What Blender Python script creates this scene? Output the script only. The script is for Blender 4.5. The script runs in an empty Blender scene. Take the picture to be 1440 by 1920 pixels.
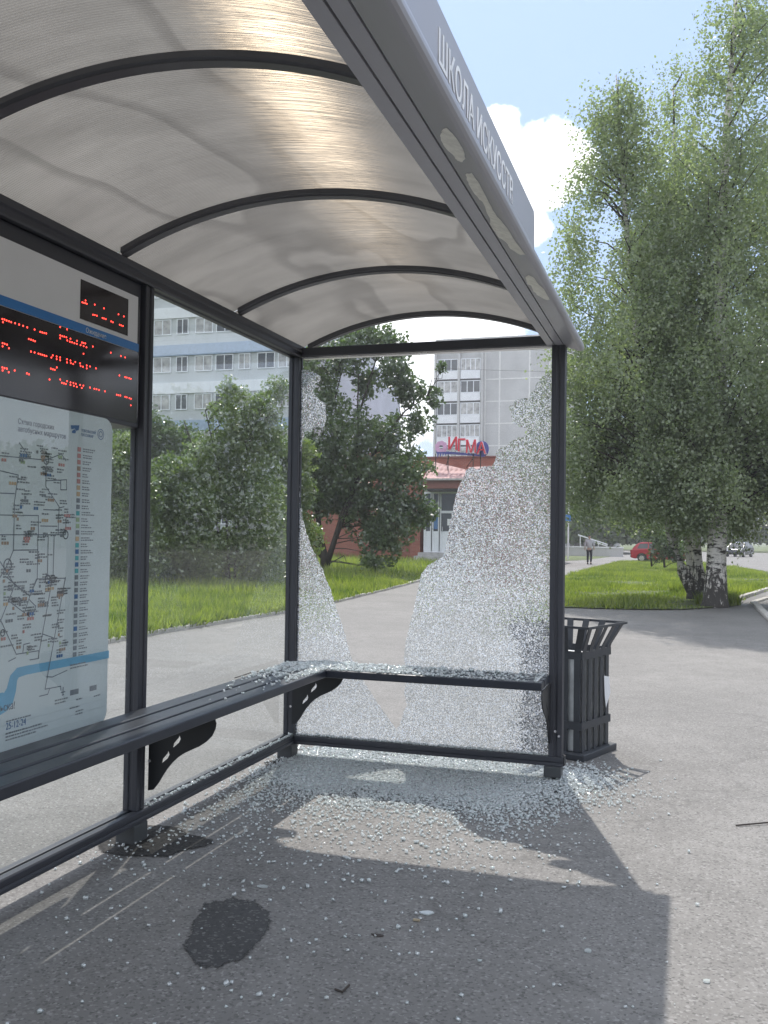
import bpy, bmesh, math, random
import numpy as np
from mathutils import Vector, Matrix, noise as mnoise

rng = np.random.default_rng(11)
random.seed(5)
scene = bpy.context.scene
col = scene.collection
UNIT = 1.146                       # the scene is modelled in shelter units and scaled to metres at the end

# ------------------------------------------------------------------ camera
F = 1772.71; PITCH = 0.02563; ROLL = 0.0139; YAW = 0.30889
CAM = np.array([2.195, -5.185, 1.311])
FW = np.array([-math.sin(YAW) * math.cos(PITCH), math.cos(YAW) * math.cos(PITCH), math.sin(PITCH)])
_rt = np.array([math.cos(YAW), math.sin(YAW), 0.0]); _up = np.cross(_rt, FW)
RT = math.cos(ROLL) * _rt + math.sin(ROLL) * _up
UP = -math.sin(ROLL) * _rt + math.cos(ROLL) * _up
cd = bpy.data.cameras.new('camera'); cam = bpy.data.objects.new('camera', cd); col.objects.link(cam)
cd.sensor_fit = 'VERTICAL'; cd.sensor_height = 36; cd.lens = 36 * F / 1920
cd.clip_start = 0.05; cd.clip_end = 3000
m = Matrix((RT, UP, -FW)).transposed().to_4x4(); m.translation = Vector(CAM * UNIT)
cam.matrix_world = m
scene.camera = cam

# ------------------------------------------------------------------ sun and sky
SUN = np.array([-0.170, 0.547, 0.820]); SUN /= np.linalg.norm(SUN)
ld = bpy.data.lights.new('sun', 'SUN'); ld.energy = 3.1; ld.angle = math.radians(0.5); ld.color = (1, 0.95, 0.88)
lo = bpy.data.objects.new('sun', ld); col.objects.link(lo)
lo.rotation_euler = Vector(SUN).to_track_quat('Z', 'Y').to_euler()
world = bpy.data.worlds.new('World'); scene.world = world; world.use_nodes = True
scene.view_settings.view_transform = 'Standard'; scene.view_settings.look = 'None'
scene.view_settings.exposure = 0.66; scene.view_settings.gamma = 1; scene.view_settings.use_curve_mapping = False
scene.render.engine = 'CYCLES'
scene.cycles.max_bounces = 10; scene.cycles.transparent_max_bounces = 24
scene.cycles.sample_clamp_indirect = 6; scene.cycles.caustics_reflective = False; scene.cycles.caustics_refractive = False

def ray(u, v): return FW + RT * (u - 720) / F - UP * (v - 960) / F
def at(u, v, D): return CAM + ray(u, v) * D
def onz(u, v, z=0.0):
    d = ray(u, v); return CAM + d * (z - CAM[2]) / d[2]
def ony(u, v, y):
    d = ray(u, v); return CAM + d * (y - CAM[1]) / d[1]
def onx(u, v, x):
    d = ray(u, v); return CAM + d * (x - CAM[0]) / d[0]

# ------------------------------------------------------------------ node helpers
class NT:
    def __init__(s, tree): s.t = tree; tree.nodes.clear()
    def n(s, typ, ins=None, **kw):
        nd = s.t.nodes.new(typ)
        for k, v in kw.items(): setattr(nd, k, v)
        for k, v in (ins or {}).items():
            if isinstance(v, bpy.types.NodeSocket): s.t.links.new(v, nd.inputs[k])
            else: nd.inputs[k].default_value = v
        return nd
    def math(s, op, a, b=0.5, c=0.5, clamp=False):
        return s.n('ShaderNodeMath', {0: a, 1: b, 2: c}, operation=op, use_clamp=clamp).outputs[0]
    def ramp(s, fac, stops, interp='LINEAR'):
        nd = s.n('ShaderNodeValToRGB', {0: fac}); cr = nd.color_ramp; cr.interpolation = interp
        while len(cr.elements) < len(stops): cr.elements.new(0.5)
        for e, (p, c) in zip(cr.elements, stops):
            e.position = p; e.color = (c, c, c, 1) if not isinstance(c, tuple) else (*c, 1)
        return nd.outputs[0]
    def mix(s, fac, a, b, blend='MIX'):
        nd = s.n('ShaderNodeMix', data_type='RGBA', blend_type=blend)
        for i, v in ((0, fac), (6, a), (7, b)):
            if isinstance(v, bpy.types.NodeSocket): s.t.links.new(v, nd.inputs[i])
            else: nd.inputs[i].default_value = v if i == 0 else (*v, 1)
        return nd.outputs[2]
    def noise(s, vec, scale, detail=4, rough=0.55, out=0):
        return s.n('ShaderNodeTexNoise', {'Vector': vec, 'Scale': scale, 'Detail': detail, 'Roughness': rough}).outputs[out]
    def obj(s): return s.n('ShaderNodeTexCoord').outputs['Object']
    def bump(s, h, strength=0.3, dist=0.01):
        return s.n('ShaderNodeBump', {'Height': h, 'Strength': strength, 'Distance': dist}).outputs[0]
    def mixsh(s, fac, a, b):
        nd = s.n('ShaderNodeMixShader', {0: fac}); s.t.links.new(a, nd.inputs[1]); s.t.links.new(b, nd.inputs[2]); return nd.outputs[0]
    def out(s, sh): s.n('ShaderNodeOutputMaterial', {'Surface': sh})

def new_mat(name):
    m = bpy.data.materials.new(name); m.use_nodes = True
    return m, NT(m.node_tree)

def plain(name, rgb, rough=0.5, metal=0.0, var=0.12, scale=6.0, bump=0.0, spec=0.5):
    m, t = new_mat(name); v = t.obj()
    f = t.noise(v, scale, 6)
    c = t.mix(t.ramp(f, [(0.3, 0.0), (0.7, 1.0)]), tuple(x * (1 - var) for x in rgb), tuple(min(1, x * (1 + var)) for x in rgb))
    ins = {'Base Color': c, 'Roughness': t.math('MULTIPLY_ADD', f, 0.16, rough - 0.08), 'Metallic': metal, 'Specular IOR Level': spec}
    if bump: ins['Normal'] = t.bump(t.noise(v, scale * 8, 4), bump)
    t.out(t.n('ShaderNodeBsdfPrincipled', ins).outputs[0]); return m

# world: Nishita sky plus cumulus placed by direction
def build_world():
    t = NT(world.node_tree)
    sky = t.n('ShaderNodeTexSky', sky_type='NISHITA', sun_disc=False)
    sky.sun_elevation = math.asin(SUN[2]); sky.sun_rotation = math.atan2(SUN[0], SUN[1]); sky.air_density = 1.0; sky.dust_density = 1.4; sky.ozone_density = 1.0
    d = t.n('ShaderNodeTexCoord').outputs['Generated']
    nz = t.noise(d, 5.5, 9, 0.6)
    fine = t.noise(d, 24.0, 6, 0.6)
    field = None
    blobs = [((1005, 320), 0.055, 1.0), ((960, 330), 0.05, 1.0), ((930, 245), 0.035, 0.9), ((1060, 300), 0.05, 1.0), ((960, 400), 0.04, 0.9), ((1000, 430), 0.03, .8), ((780, 640), 0.16, 1.0),
             ((900, 640), 0.09, 0.9), ((690, 780), 0.1, 1.0), ((560, 600), 0.2, .8), ((1500, 700), 0.25, 0.6)]
    for (px, rad, w) in blobs:
        dv = ray(*px); dv = dv / np.linalg.norm(dv)
        dist = t.n('ShaderNodeVectorMath', {0: d, 1: tuple(dv)}, operation='DISTANCE').outputs['Value']
        b = t.math('MULTIPLY', t.math('SUBTRACT', 1.0, t.math('DIVIDE', dist, rad), clamp=True), w)
        field = b if field is None else t.math('MAXIMUM', field, b)
    wob = t.math('ADD', t.math('MULTIPLY', t.math('SUBTRACT', nz, 0.5), 1.3), t.math('MULTIPLY', t.math('SUBTRACT', fine, 0.5), 0.9))
    cl = t.ramp(t.math('ADD', field, wob), [(0.27, 0.0), (0.40, 0.75), (0.55, 1.0)])
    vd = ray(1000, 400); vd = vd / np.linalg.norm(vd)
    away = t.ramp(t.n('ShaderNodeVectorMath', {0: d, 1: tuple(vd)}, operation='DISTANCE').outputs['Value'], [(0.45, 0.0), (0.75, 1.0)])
    gen = t.math('MULTIPLY', t.ramp(t.noise(d, 2.2, 8, 0.62), [(0.38, 0.0), (0.58, 1.0)]), away)   # bright cloud added outside the view to lift the shade
    sh = t.ramp(fine, [(0.3, (8.0, 8.3, 8.8)), (0.7, (10.5, 10.5, 10.5))])
    hz = t.mix(0.85, sky.outputs[0], (2.25, 3.3, 5.3))
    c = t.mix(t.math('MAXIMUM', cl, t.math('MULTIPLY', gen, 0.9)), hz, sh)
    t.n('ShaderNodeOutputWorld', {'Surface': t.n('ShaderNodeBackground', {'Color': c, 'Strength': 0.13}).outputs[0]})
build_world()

# ------------------------------------------------------------------ mesh helpers
class MB:
    def __init__(s): s.v = []; s.f = []
    def add(s, vs, fs):
        b = len(s.v); s.v += [tuple(map(float, p)) for p in vs]; s.f += [tuple(i + b for i in f) for f in fs]; return s
    def box(s, a, b, M=None):
        x0, y0, z0 = a; x1, y1, z1 = b
        vs = [(x0, y0, z0), (x1, y0, z0), (x1, y1, z0), (x0, y1, z0), (x0, y0, z1), (x1, y0, z1), (x1, y1, z1), (x0, y1, z1)]
        if M is not None: vs = [tuple(M @ Vector(p)) for p in vs]
        return s.add(vs, [(0, 3, 2, 1), (4, 5, 6, 7), (0, 1, 5, 4), (1, 2, 6, 5), (2, 3, 7, 6), (3, 0, 4, 7)])
    def prism(s, poly, w0, w1, axis):           # poly of 2D points, extruded along axis 'x','y','z'
        def p3(p, w):
            return {'x': (w, p[0], p[1]), 'y': (p[0], w, p[1]), 'z': (p[0], p[1], w)}[axis]
        n = len(poly); vs = [p3(p, w0) for p in poly] + [p3(p, w1) for p in poly]
        return s.add(vs, [tuple(range(n - 1, -1, -1)), tuple(range(n, 2 * n))] + [(i, (i + 1) % n, n + (i + 1) % n, n + i) for i in range(n)])
    def tube(s, pts, rads, n=8):
        pts = [Vector(p) for p in pts]; b = len(s.v)
        if not hasattr(rads, '__len__'): rads = [rads] * len(pts)
        for i, p in enumerate(pts):
            d = (pts[min(i + 1, len(pts) - 1)] - pts[max(i - 1, 0)]).normalized()
            a = d.orthogonal().normalized() if abs(d.z) > 0.9 else d.cross(Vector((0, 0, 1))).normalized()
            if abs(d.z) > 0.9: a = (Vector((1, 0, 0)) - d * d.x).normalized()
            c = d.cross(a)
            for k in range(n):
                t = 2 * math.pi * k / n; q = p + (a * math.cos(t) + c * math.sin(t)) * rads[i]; s.v.append(tuple(q))
        for i in range(len(pts) - 1):
            for k in range(n):
                k2 = (k + 1) % n; s.f.append((b + i * n + k, b + i * n + k2, b + (i + 1) * n + k2, b + (i + 1) * n + k))
        s.f.append(tuple(b + k for k in range(n - 1, -1, -1))); s.f.append(tuple(b + (len(pts) - 1) * n + k for k in range(n)))
        return s
    def build(s, name, mat, parent=None, bevel=0.0, smooth=False, loc=None, **tags):
        me = bpy.data.meshes.new(name); me.from_pydata(s.v, [], s.f); me.update()
        bm = bmesh.new(); bm.from_mesh(me); bmesh.ops.recalc_face_normals(bm, faces=bm.faces); bm.to_mesh(me); bm.free()
        return link(name, me, mat, parent, bevel, smooth, loc, **tags)

def tag(o, label=None, category=None, group=None, kind=None):
    for k, v in (('label', label), ('category', category), ('group', group), ('kind', kind)):
        if v: o[k] = v
    return o

def link(name, me, mat, parent=None, bevel=0.0, smooth=False, loc=None, **tags):
    o = bpy.data.objects.new(name, me); col.objects.link(o)
    if mat: me.materials.append(mat)
    if parent: o.parent = parent
    if loc is not None: o.location = loc
    if smooth: me.polygons.foreach_set('use_smooth', [True] * len(me.polygons))
    if bevel:
        b = o.modifiers.new('edges', 'BEVEL'); b.width = bevel; b.segments = 2; b.limit_method = 'ANGLE'
    return tag(o, **tags)

def empty(name, loc=(0, 0, 0), rz=0.0, parent=None, **tags):
    o = bpy.data.objects.new(name, None); col.objects.link(o); o.location = loc; o.rotation_euler = (0, 0, rz)
    if parent: o.parent = parent
    return tag(o, **tags)

def np_mesh(name, V, nper):                    # V: (N*nper,3) -> N polygons with nper corners
    V = np.asarray(V, np.float32).reshape(-1, 3); N = len(V) // nper
    me = bpy.data.meshes.new(name)
    me.vertices.add(len(V)); me.vertices.foreach_set('co', V.ravel())
    me.loops.add(len(V)); me.loops.foreach_set('vertex_index', np.arange(len(V), dtype=np.int32))
    me.polygons.add(N); me.polygons.foreach_set('loop_start', np.arange(0, N * nper, nper, dtype=np.int32))
    me.update(calc_edges=True); me.validate(); return me

def text_mesh(name, body, size, M, mat, parent=None, depth=0.001, align='LEFT', sx=1.0, bold=0.0, spacing=1.0):
    c = bpy.data.curves.new(name, 'FONT'); c.body = body; c.size = size; c.extrude = depth; c.align_x = align; c.offset = bold; c.space_character = spacing
    tmp = bpy.data.objects.new(name, c); col.objects.link(tmp)
    dg = bpy.context.evaluated_depsgraph_get(); dg.update()
    me = bpy.data.meshes.new_from_object(tmp.evaluated_get(dg))
    bpy.data.objects.remove(tmp); bpy.data.curves.remove(c)
    me.transform(M @ Matrix.Diagonal((sx, 1, 1, 1)))
    me.materials.clear()
    return link(name, me, mat, parent)

def face_x(y, x, z):      # lettering on a wall facing +X: text runs toward +Y
    return Matrix(((0, 0, 1, x), (1, 0, 0, y), (0, 1, 0, z), (0, 0, 0, 1)))
def face_ny(x, y, z, rz=0.0, tilt=0.0):     # lettering facing -Y
    return Matrix.Translation((x, y, z)) @ Matrix.Rotation(rz, 4, 'Z') @ Matrix.Rotation(math.pi / 2, 4, 'X')

# ------------------------------------------------------------------ materials
def make_asphalt(name, base, fine=1.0):
    m, t = new_mat(name); v = t.obj()
    big = t.noise(v, 0.55, 5); mid = t.noise(v, 4.0, 6, 0.65); grain = t.noise(v, 190.0, 3, 0.7)
    stone = t.n('ShaderNodeTexVoronoi', {'Vector': v, 'Scale': 120.0}).outputs['Color']
    sep = t.n('ShaderNodeSeparateColor', {0: stone}).outputs[0]
    c = t.mix(t.ramp(big, [(0.3, 0.0), (0.7, 1.0)]), tuple(x * 0.80 for x in base), tuple(x * 1.16 for x in base))
    c = t.mix(t.ramp(t.noise(v, 6.5, 5, 0.7), [(0.66, 0.0), (0.73, 0.45)]), c, tuple(x * 0.5 for x in base))
    c = t.mix(t.ramp(mid, [(0.35, 0.55), (0.62, 0.0)]), c, tuple(x * 0.72 for x in base))
    c = t.mix(t.ramp(sep, [(0.0, 0.0), (0.8, 0.0), (1.0, 0.5 * fine)]), c, (0.36, 0.35, 0.34))
    c = t.mix(t.ramp(sep, [(0.0, 0.7 * fine), (0.25, 0.0)]), c, tuple(x * 0.35 for x in base))
    crk = t.n('ShaderNodeTexVoronoi', {'Vector': t.n('ShaderNodeVectorMath', {0: v, 1: t.noise(v, 1.3, 4, out=1)}, operation='ADD').outputs[0], 'Scale': 0.22}, feature='DISTANCE_TO_EDGE').outputs[0]
    c = t.mix(t.ramp(crk, [(0.0, 0.30), (0.003, 0.0)]), c, tuple(x * 0.3 for x in base))
    h = t.math('ADD', t.math('MULTIPLY', grain, 0.6), sep)
    t.out(t.n('ShaderNodeBsdfPrincipled', {'Base Color': c, 'Roughness': 0.78, 'Specular IOR Level': 0.35, 'Normal': t.bump(h, 0.45, 0.006)}).outputs[0])
    return m

M = {}
M['asphalt'] = make_asphalt('asphalt', (0.200, 0.192, 0.183))
M['damp'] = make_asphalt('damp_asphalt', (0.066, 0.065, 0.065), 0.6)
def make_paint(name, rgb, rough=0.42, dust=0.35):
    m, t = new_mat(name); v = t.obj()
    f = t.noise(v, 3.0, 6, 0.65); g = t.noise(v, 60.0, 4)
    up = t.n('ShaderNodeSeparateXYZ', {0: t.n('ShaderNodeNewGeometry').outputs['Normal']}).outputs[2]
    c = t.mix(t.ramp(f, [(0.35, 0.0), (0.75, dust)]), rgb, tuple(x * 1.7 + 0.012 for x in rgb))
    c = t.mix(t.math('MULTIPLY', t.math('MULTIPLY', t.ramp(up, [(0.5, 0.0), (0.95, 1.0)]), g), 0.32), c, (0.10, 0.098, 0.095))
    c = t.mix(t.ramp(t.noise(v, 26.0, 8, 0.75), [(0.66, 0.0), (0.72, 0.5)]), c, (0.16, 0.15, 0.14))
    t.out(t.n('ShaderNodeBsdfPrincipled', {'Base Color': c, 'Roughness': t.math('MULTIPLY_ADD', f, 0.25, rough - 0.1), 'Normal': t.bump(g, 0.06, 0.002)}).outputs[0])
    return m
M['frame'] = make_paint('graphite_paint', (0.036, 0.038, 0.048), 0.42, 0.22)
M['rib'] = make_paint('rib_paint', (0.075, 0.076, 0.085))
M['bench'] = make_paint('bench_paint', (0.017, 0.021, 0.032), 0.34, 0.2)
M['bracket'] = make_paint('bracket_paint', (0.009, 0.010, 0.012), 0.5, 0.2)
M['foot'] = make_paint('foot_paint', (0.050, 0.054, 0.058), 0.55)
M['fascia'] = make_paint('fascia_paint', (0.34, 0.34, 0.375), 0.34, 0.12)
M['bare'] = plain('bare_metal', (0.90, 0.88, 0.81), 0.6, 0.0, 0.12, 40)
M['rubber'] = plain('black_rubber', (0.018, 0.018, 0.02), 0.7)
M['white_panel'] = plain('white_panel', (0.76, 0.765, 0.775), 0.35, 0, 0.04, 3)
M['letter'] = plain('grey_lettering', (0.90, 0.90, 0.90), 0.5)
M['blue'] = plain('blue_film', (0.035, 0.20, 0.52), 0.35, 0, 0.05)
M['white_ink'] = plain('white_ink', (0.75, 0.77, 0.80), 0.4)
M['screen'] = plain('led_screen', (0.020, 0.016, 0.018), 0.12, 0, 0.1)
M['chrome'] = plain('bright_strip', (0.7, 0.7, 0.72), 0.25, 0.8)
m, t = new_mat('led_red'); t.out(t.n('ShaderNodeEmission', {'Color': (1, 0.05, 0.035, 1), 'Strength': 4.5}).outputs[0]); M['led'] = m

def make_roof():
    m, t = new_mat('bronze_multiwall_sheet'); v = t.obj()
    y = t.n('ShaderNodeSeparateXYZ', {0: v}).outputs[1]
    jit = t.noise(t.n('ShaderNodeMapping', {'Vector': v, 'Scale': (0.5, 45, 0.5)}).outputs[0], 1.0, 4)
    flute = t.math('SINE', t.math('MULTIPLY', y, 2 * math.pi * 95))
    h = t.math('ADD', t.math('MULTIPLY', flute, 0.5), t.math('MULTIPLY', jit, 0.6))
    nrm = t.bump(h, 0.55, 0.0035)
    fib = t.noise(t.n('ShaderNodeMapping', {'Vector': v, 'Scale': (2.5, 130, 2.5)}).outputs[0], 1.0, 3, 0.6)
    nrf = t.bump(fib, 0.55, 0.012)
    dirt = t.ramp(t.noise(t.n('ShaderNodeMapping', {'Vector': v, 'Scale': (1.2, 3.0, 1.2)}).outputs[0], 1.6, 7, 0.6), [(0.35, 0.0), (0.7, 1.0)])
    streak = t.ramp(jit, [(0.35, 0.0), (0.7, 1.0)])
    tc = t.mix(dirt, (0.150, 0.142, 0.130), (0.225, 0.213, 0.195))
    tc = t.mix(t.math('MULTIPLY', streak, 0.18), tc, (0.25, 0.235, 0.215))
    wash = t.noise(t.n('ShaderNodeMapping', {'Vector': v, 'Scale': (1.9, 0.7, 1.9), 'Location': (4.3, 2.2, 0)}).outputs[0], 1.0, 2, 0.4)
    smear = t.ramp(wash, [(0.462, 0.0), (0.478, 1.0), (0.505, 0.8), (0.54, 0.0)])
    tc = t.mix(t.math('MULTIPLY', smear, 0.45), tc, (0.075, 0.07, 0.065))
    dc = t.mix(t.math('MULTIPLY', smear, 0.40), (0.30, 0.29, 0.275), (0.15, 0.145, 0.14))
    spots = t.ramp(t.noise(v, 38.0, 4, 0.8), [(0.74, 0.0), (0.77, 1.0)])
    dc = t.mix(t.math('MULTIPLY', spots, 0.6), dc, (0.55, 0.54, 0.52))
    tl = t.n('ShaderNodeBsdfTranslucent', {'Color': tc, 'Normal': nrm}).outputs[0]
    df = t.n('ShaderNodeBsdfDiffuse', {'Color': dc, 'Normal': nrm}).outputs[0]
    gl = t.n('ShaderNodeBsdfAnisotropic', {'Color': (1, 1, 1, 1), 'Roughness': 0.22, 'Normal': nrm}).outputs[0]
    rf = t.n('ShaderNodeBsdfRefraction', {'Color': (0.75, 0.62, 0.46, 1), 'Roughness': 0.36, 'IOR': 0.75, 'Normal': nrf}).outputs[0]
    s = t.mixsh(0.45, tl, df); s = t.mixsh(t.math('MULTIPLY', t.ramp(t.noise(t.n('ShaderNodeMapping', {'Vector': v, 'Scale': (5, 90, 5)}).outputs[0], 1.0, 5, 0.7), [(0.35, 0.010), (0.5, 0.014), (0.70, 0.026)]), t.ramp(dirt, [(0.0, 0.7), (1.0, 1.0)])), s, rf)
    s = t.mixsh(0.05, s, gl)
    t.out(s); return m
M['roof'] = make_roof()

def make_glass(name, tint, refl=1.0, dirt=0.05):
    m, t = new_mat(name); v = t.obj()
    g = t.n('ShaderNodeNewGeometry')
    dot = t.math('ABSOLUTE', t.n('ShaderNodeVectorMath', {0: g.outputs['Incoming'], 1: g.outputs['Normal']}, operation='DOT_PRODUCT').outputs['Value'])
    fr = t.math('MULTIPLY_ADD', t.math('POWER', t.math('SUBTRACT', 1.0, dot), 5.0), 0.957, 0.043)
    fac = t.math('MINIMUM', t.math('MULTIPLY', fr, 1.8 * refl), 1.0)
    tr = t.n('ShaderNodeBsdfTransparent', {'Color': (*tint, 1)}).outputs[0]
    gl = t.n('ShaderNodeBsdfGlossy', {'Color': (1, 1, 1, 1), 'Roughness': 0.0}).outputs[0]
    d = t.n('ShaderNodeBsdfDiffuse', {'Color': (0.55, 0.55, 0.53, 1)}).outputs[0]
    dm = t.ramp(t.noise(v, 5.0, 8, 0.7), [(0.45, dirt * 0.3), (0.8, dirt * 2.2)])
    t.out(t.mixsh(dm, t.mixsh(fac, tr, gl), d)); return m
M['glass'] = make_glass('clear_glass', (0.93, 0.96, 0.955), 0.66, 0.010)
M['map_cover'] = make_glass('map_cover', (0.95, 0.97, 0.97), 0.75, 0.02)

def make_crackle():
    m, t = new_mat('crackled_glass'); v = t.obj()
    wv = t.n('ShaderNodeVectorMath', {0: v, 1: t.n('ShaderNodeVectorMath', {0: t.noise(v, 9.0, 3, out=1), 'Scale': 0.02}, operation='SCALE').outputs[0]}, operation='ADD').outputs[0]
    vo = t.n('ShaderNodeTexVoronoi', {'Vector': wv, 'Scale': 205.0})
    rgb = t.n('ShaderNodeSeparateColor', {0: vo.outputs['Color']})
    edge = t.n('ShaderNodeTexVoronoi', {'Vector': wv, 'Scale': 205.0}, feature='DISTANCE_TO_EDGE').outputs[0]
    # every crumb of the pane has its own tilt
    nv = t.n('ShaderNodeVectorMath', {0: vo.outputs['Color'], 1: (0.5, 0.5, 0.5)}, operation='SUBTRACT').outputs[0]
    geo = t.n('ShaderNodeNewGeometry').outputs['Normal']
    nn = t.n('ShaderNodeVectorMath', {0: t.n('ShaderNodeVectorMath', {0: geo, 1: t.n('ShaderNodeVectorMath', {0: nv, 'Scale': 1.5}, operation='SCALE').outputs[0]}, operation='ADD').outputs[0]}, operation='NORMALIZE').outputs[0]
    wc = t.mix(t.ramp(rgb.outputs[1], [(0.0, 0.0), (1.0, 1.0)]), (0.62, 0.70, 0.84), (0.98, 0.98, 0.98))
    tl = t.n('ShaderNodeBsdfTranslucent', {'Color': wc}).outputs[0]
    df = t.n('ShaderNodeBsdfDiffuse', {'Color': wc}).outputs[0]
    rf = t.n('ShaderNodeBsdfRefraction', {'Color': (0.95, 0.98, 0.98, 1), 'Roughness': 0.05, 'IOR': 1.3, 'Normal': nn}).outputs[0]
    gl = t.n('ShaderNodeBsdfGlossy', {'Color': (1, 1, 1, 1), 'Roughness': 0.12, 'Normal': nn}).outputs[0]
    tr = t.n('ShaderNodeBsdfRefraction', {'Color': (0.90, 0.94, 0.95, 1), 'Roughness': 0.0, 'IOR': 1.06, 'Normal': nn}).outputs[0]
    dark = t.n('ShaderNodeBsdfRefraction', {'Color': (0.40, 0.46, 0.50, 1), 'Roughness': 0.0, 'IOR': 1.1, 'Normal': nn}).outputs[0]
    white = t.mixsh(0.4, tl, df)
    clear = t.mixsh(t.ramp(rgb.outputs[2], [(0.0, 0.0), (0.40, 0.0), (0.42, 1.0)]), tr, t.mixsh(0.5, rf, dark))
    milk = t.ramp(t.noise(v, 2.6, 4, 0.6), [(0.35, 0.0), (0.65, 1.0)])
    a = t.ramp(t.math('MULTIPLY_ADD', milk, 0.16, t.math('SUBTRACT', rgb.outputs[0], 0.19)), [(0.0, 0.02), (0.50, 0.06), (0.62, 0.50), (0.9, 1.0)])
    lines = t.n('ShaderNodeTexVoronoi', {'Vector': wv, 'Scale': 26.0}, feature='DISTANCE_TO_EDGE').outputs[0]
    a = t.math('MAXIMUM', a, t.ramp(lines, [(0.0, 0.55), (0.035, 0.0)]))
    s = t.mixsh(a, clear, white)
    s = t.mixsh(t.ramp(edge, [(0.0, 0.4), (0.08, 0.0)]), s, white)
    s = t.mixsh(0.10, s, gl)
    t.out(s); return m
M['crackle'] = make_crackle()
def make_crumb():
    m, t = new_mat('glass_crumbs')
    r = t.n('ShaderNodeNewGeometry').outputs['Random Per Island']
    c = t.mix(r, (0.78, 0.85, 0.85), (0.97, 0.97, 0.96))
    tl = t.n('ShaderNodeBsdfTranslucent', {'Color': c}).outputs[0]; df = t.n('ShaderNodeBsdfDiffuse', {'Color': c}).outputs[0]
    tr = t.n('ShaderNodeBsdfTransparent', {'Color': (0.88, 0.94, 0.95, 1)}).outputs[0]
    gl = t.n('ShaderNodeBsdfGlossy', {'Color': (1, 1, 1, 1), 'Roughness': 0.10}).outputs[0]
    s = t.mixsh(0.5, tl, df); s = t.mixsh(t.math('MULTIPLY_ADD', r, 0.40, 0.12), s, tr)
    t.out(t.mixsh(0.24, s, gl)); return m
M['crumb'] = make_crumb()

def make_leaf(name, c0, c1, trans=0.45, gloss=0.06):
    m, t = new_mat(name)
    r = t.n('ShaderNodeNewGeometry').outputs['Random Per Island']
    f = t.noise(t.obj(), 0.7, 5, 0.65)
    fac = t.math('MULTIPLY_ADD', r, 0.6, t.math('MULTIPLY_ADD', f, 2.2, -0.85), clamp=True)
    c = t.mix(fac, c0, c1)
    tc = t.mix(fac, tuple(x * y for x, y in zip(c0, (1.3, 1.5, 0.7))), tuple(x * y for x, y in zip(c1, (1.3, 1.5, 0.7))))
    s = t.mixsh(trans, t.n('ShaderNodeBsdfDiffuse', {'Color': c}).outputs[0], t.n('ShaderNodeBsdfTranslucent', {'Color': tc}).outputs[0])
    t.out(t.mixsh(gloss, s, t.n('ShaderNodeBsdfGlossy', {'Roughness': 0.35}).outputs[0])); return m
M['birch_leaf'] = make_leaf('birch_leaf', (0.190, 0.232, 0.165), (0.310, 0.345, 0.240), 0.52, 0.05)
M['maple_leaf'] = make_leaf('maple_leaf', (0.034, 0.068, 0.024), (0.110, 0.165, 0.048), 0.42, 0.11)
M['shrub_leaf'] = make_leaf('shrub_leaf', (0.064, 0.112, 0.036), (0.205, 0.255, 0.072), 0.45, 0.14)
M['far_leaf'] = make_leaf('far_leaf', (0.09, 0.13, 0.07), (0.17, 0.21, 0.11), 0.35, 0.04)
M['grass'] = make_leaf('grass_blade', (0.055, 0.108, 0.018), (0.310, 0.335, 0.075), 0.55, 0.05)
def make_turf():
    m, t = new_mat('turf'); v = t.obj()
    c = t.mix(t.ramp(t.noise(v, 0.8, 6), [(0.3, 0.0), (0.7, 1.0)]), (0.055, 0.085, 0.018), (0.125, 0.165, 0.035))
    c = t.mix(t.ramp(t.noise(v, 30, 4), [(0.4, 0.5), (0.6, 0.0)]), c, (0.06, 0.055, 0.03))
    t.out(t.n('ShaderNodeBsdfPrincipled', {'Base Color': c, 'Roughness': 0.9, 'Normal': t.bump(t.noise(v, 20, 5), 0.8, 0.05)}).outputs[0]); return m
M['turf'] = make_turf()
M['bark'] = plain('dark_bark', (0.035, 0.028, 0.022), 0.9, 0, 0.4, 12, 0.6)
def make_birch_bark():
    m, t = new_mat('birch_bark'); v = t.obj()
    z = t.n('ShaderNodeSeparateXYZ', {0: v}).outputs[2]
    b = t.noise(t.n('ShaderNodeMapping', {'Vector': v, 'Scale': (5.0, 5.0, 17)}).outputs[0], 1.0, 5, 0.65)
    c = t.mix(t.ramp(b, [(0.42, 1.0), (0.50, 0.0)]), (0.62, 0.59, 0.55), (0.05, 0.045, 0.04))
    rough = t.noise(t.n('ShaderNodeMapping', {'Vector': v, 'Scale': (17, 17, 4.5)}).outputs[0], 1.0, 5, 0.7)
    low = t.math('ADD', t.ramp(t.math('MULTIPLY', z, 0.5), [(0.0, 0.66), (0.35, 0.46), (0.7, 0.1)]), t.math('SUBTRACT', rough, 0.5))
    c = t.mix(t.ramp(low, [(0.44, 0.0), (0.54, 1.0)]), c, (0.045, 0.040, 0.037))
    t.out(t.n('ShaderNodeBsdfPrincipled', {'Base Color': c, 'Roughness': 0.8, 'Normal': t.bump(rough, 0.6, 0.03)}).outputs[0]); return m
M['birch_bark'] = make_birch_bark()
M['twig'] = plain('twig', (0.05, 0.04, 0.035), 0.85)
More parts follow.
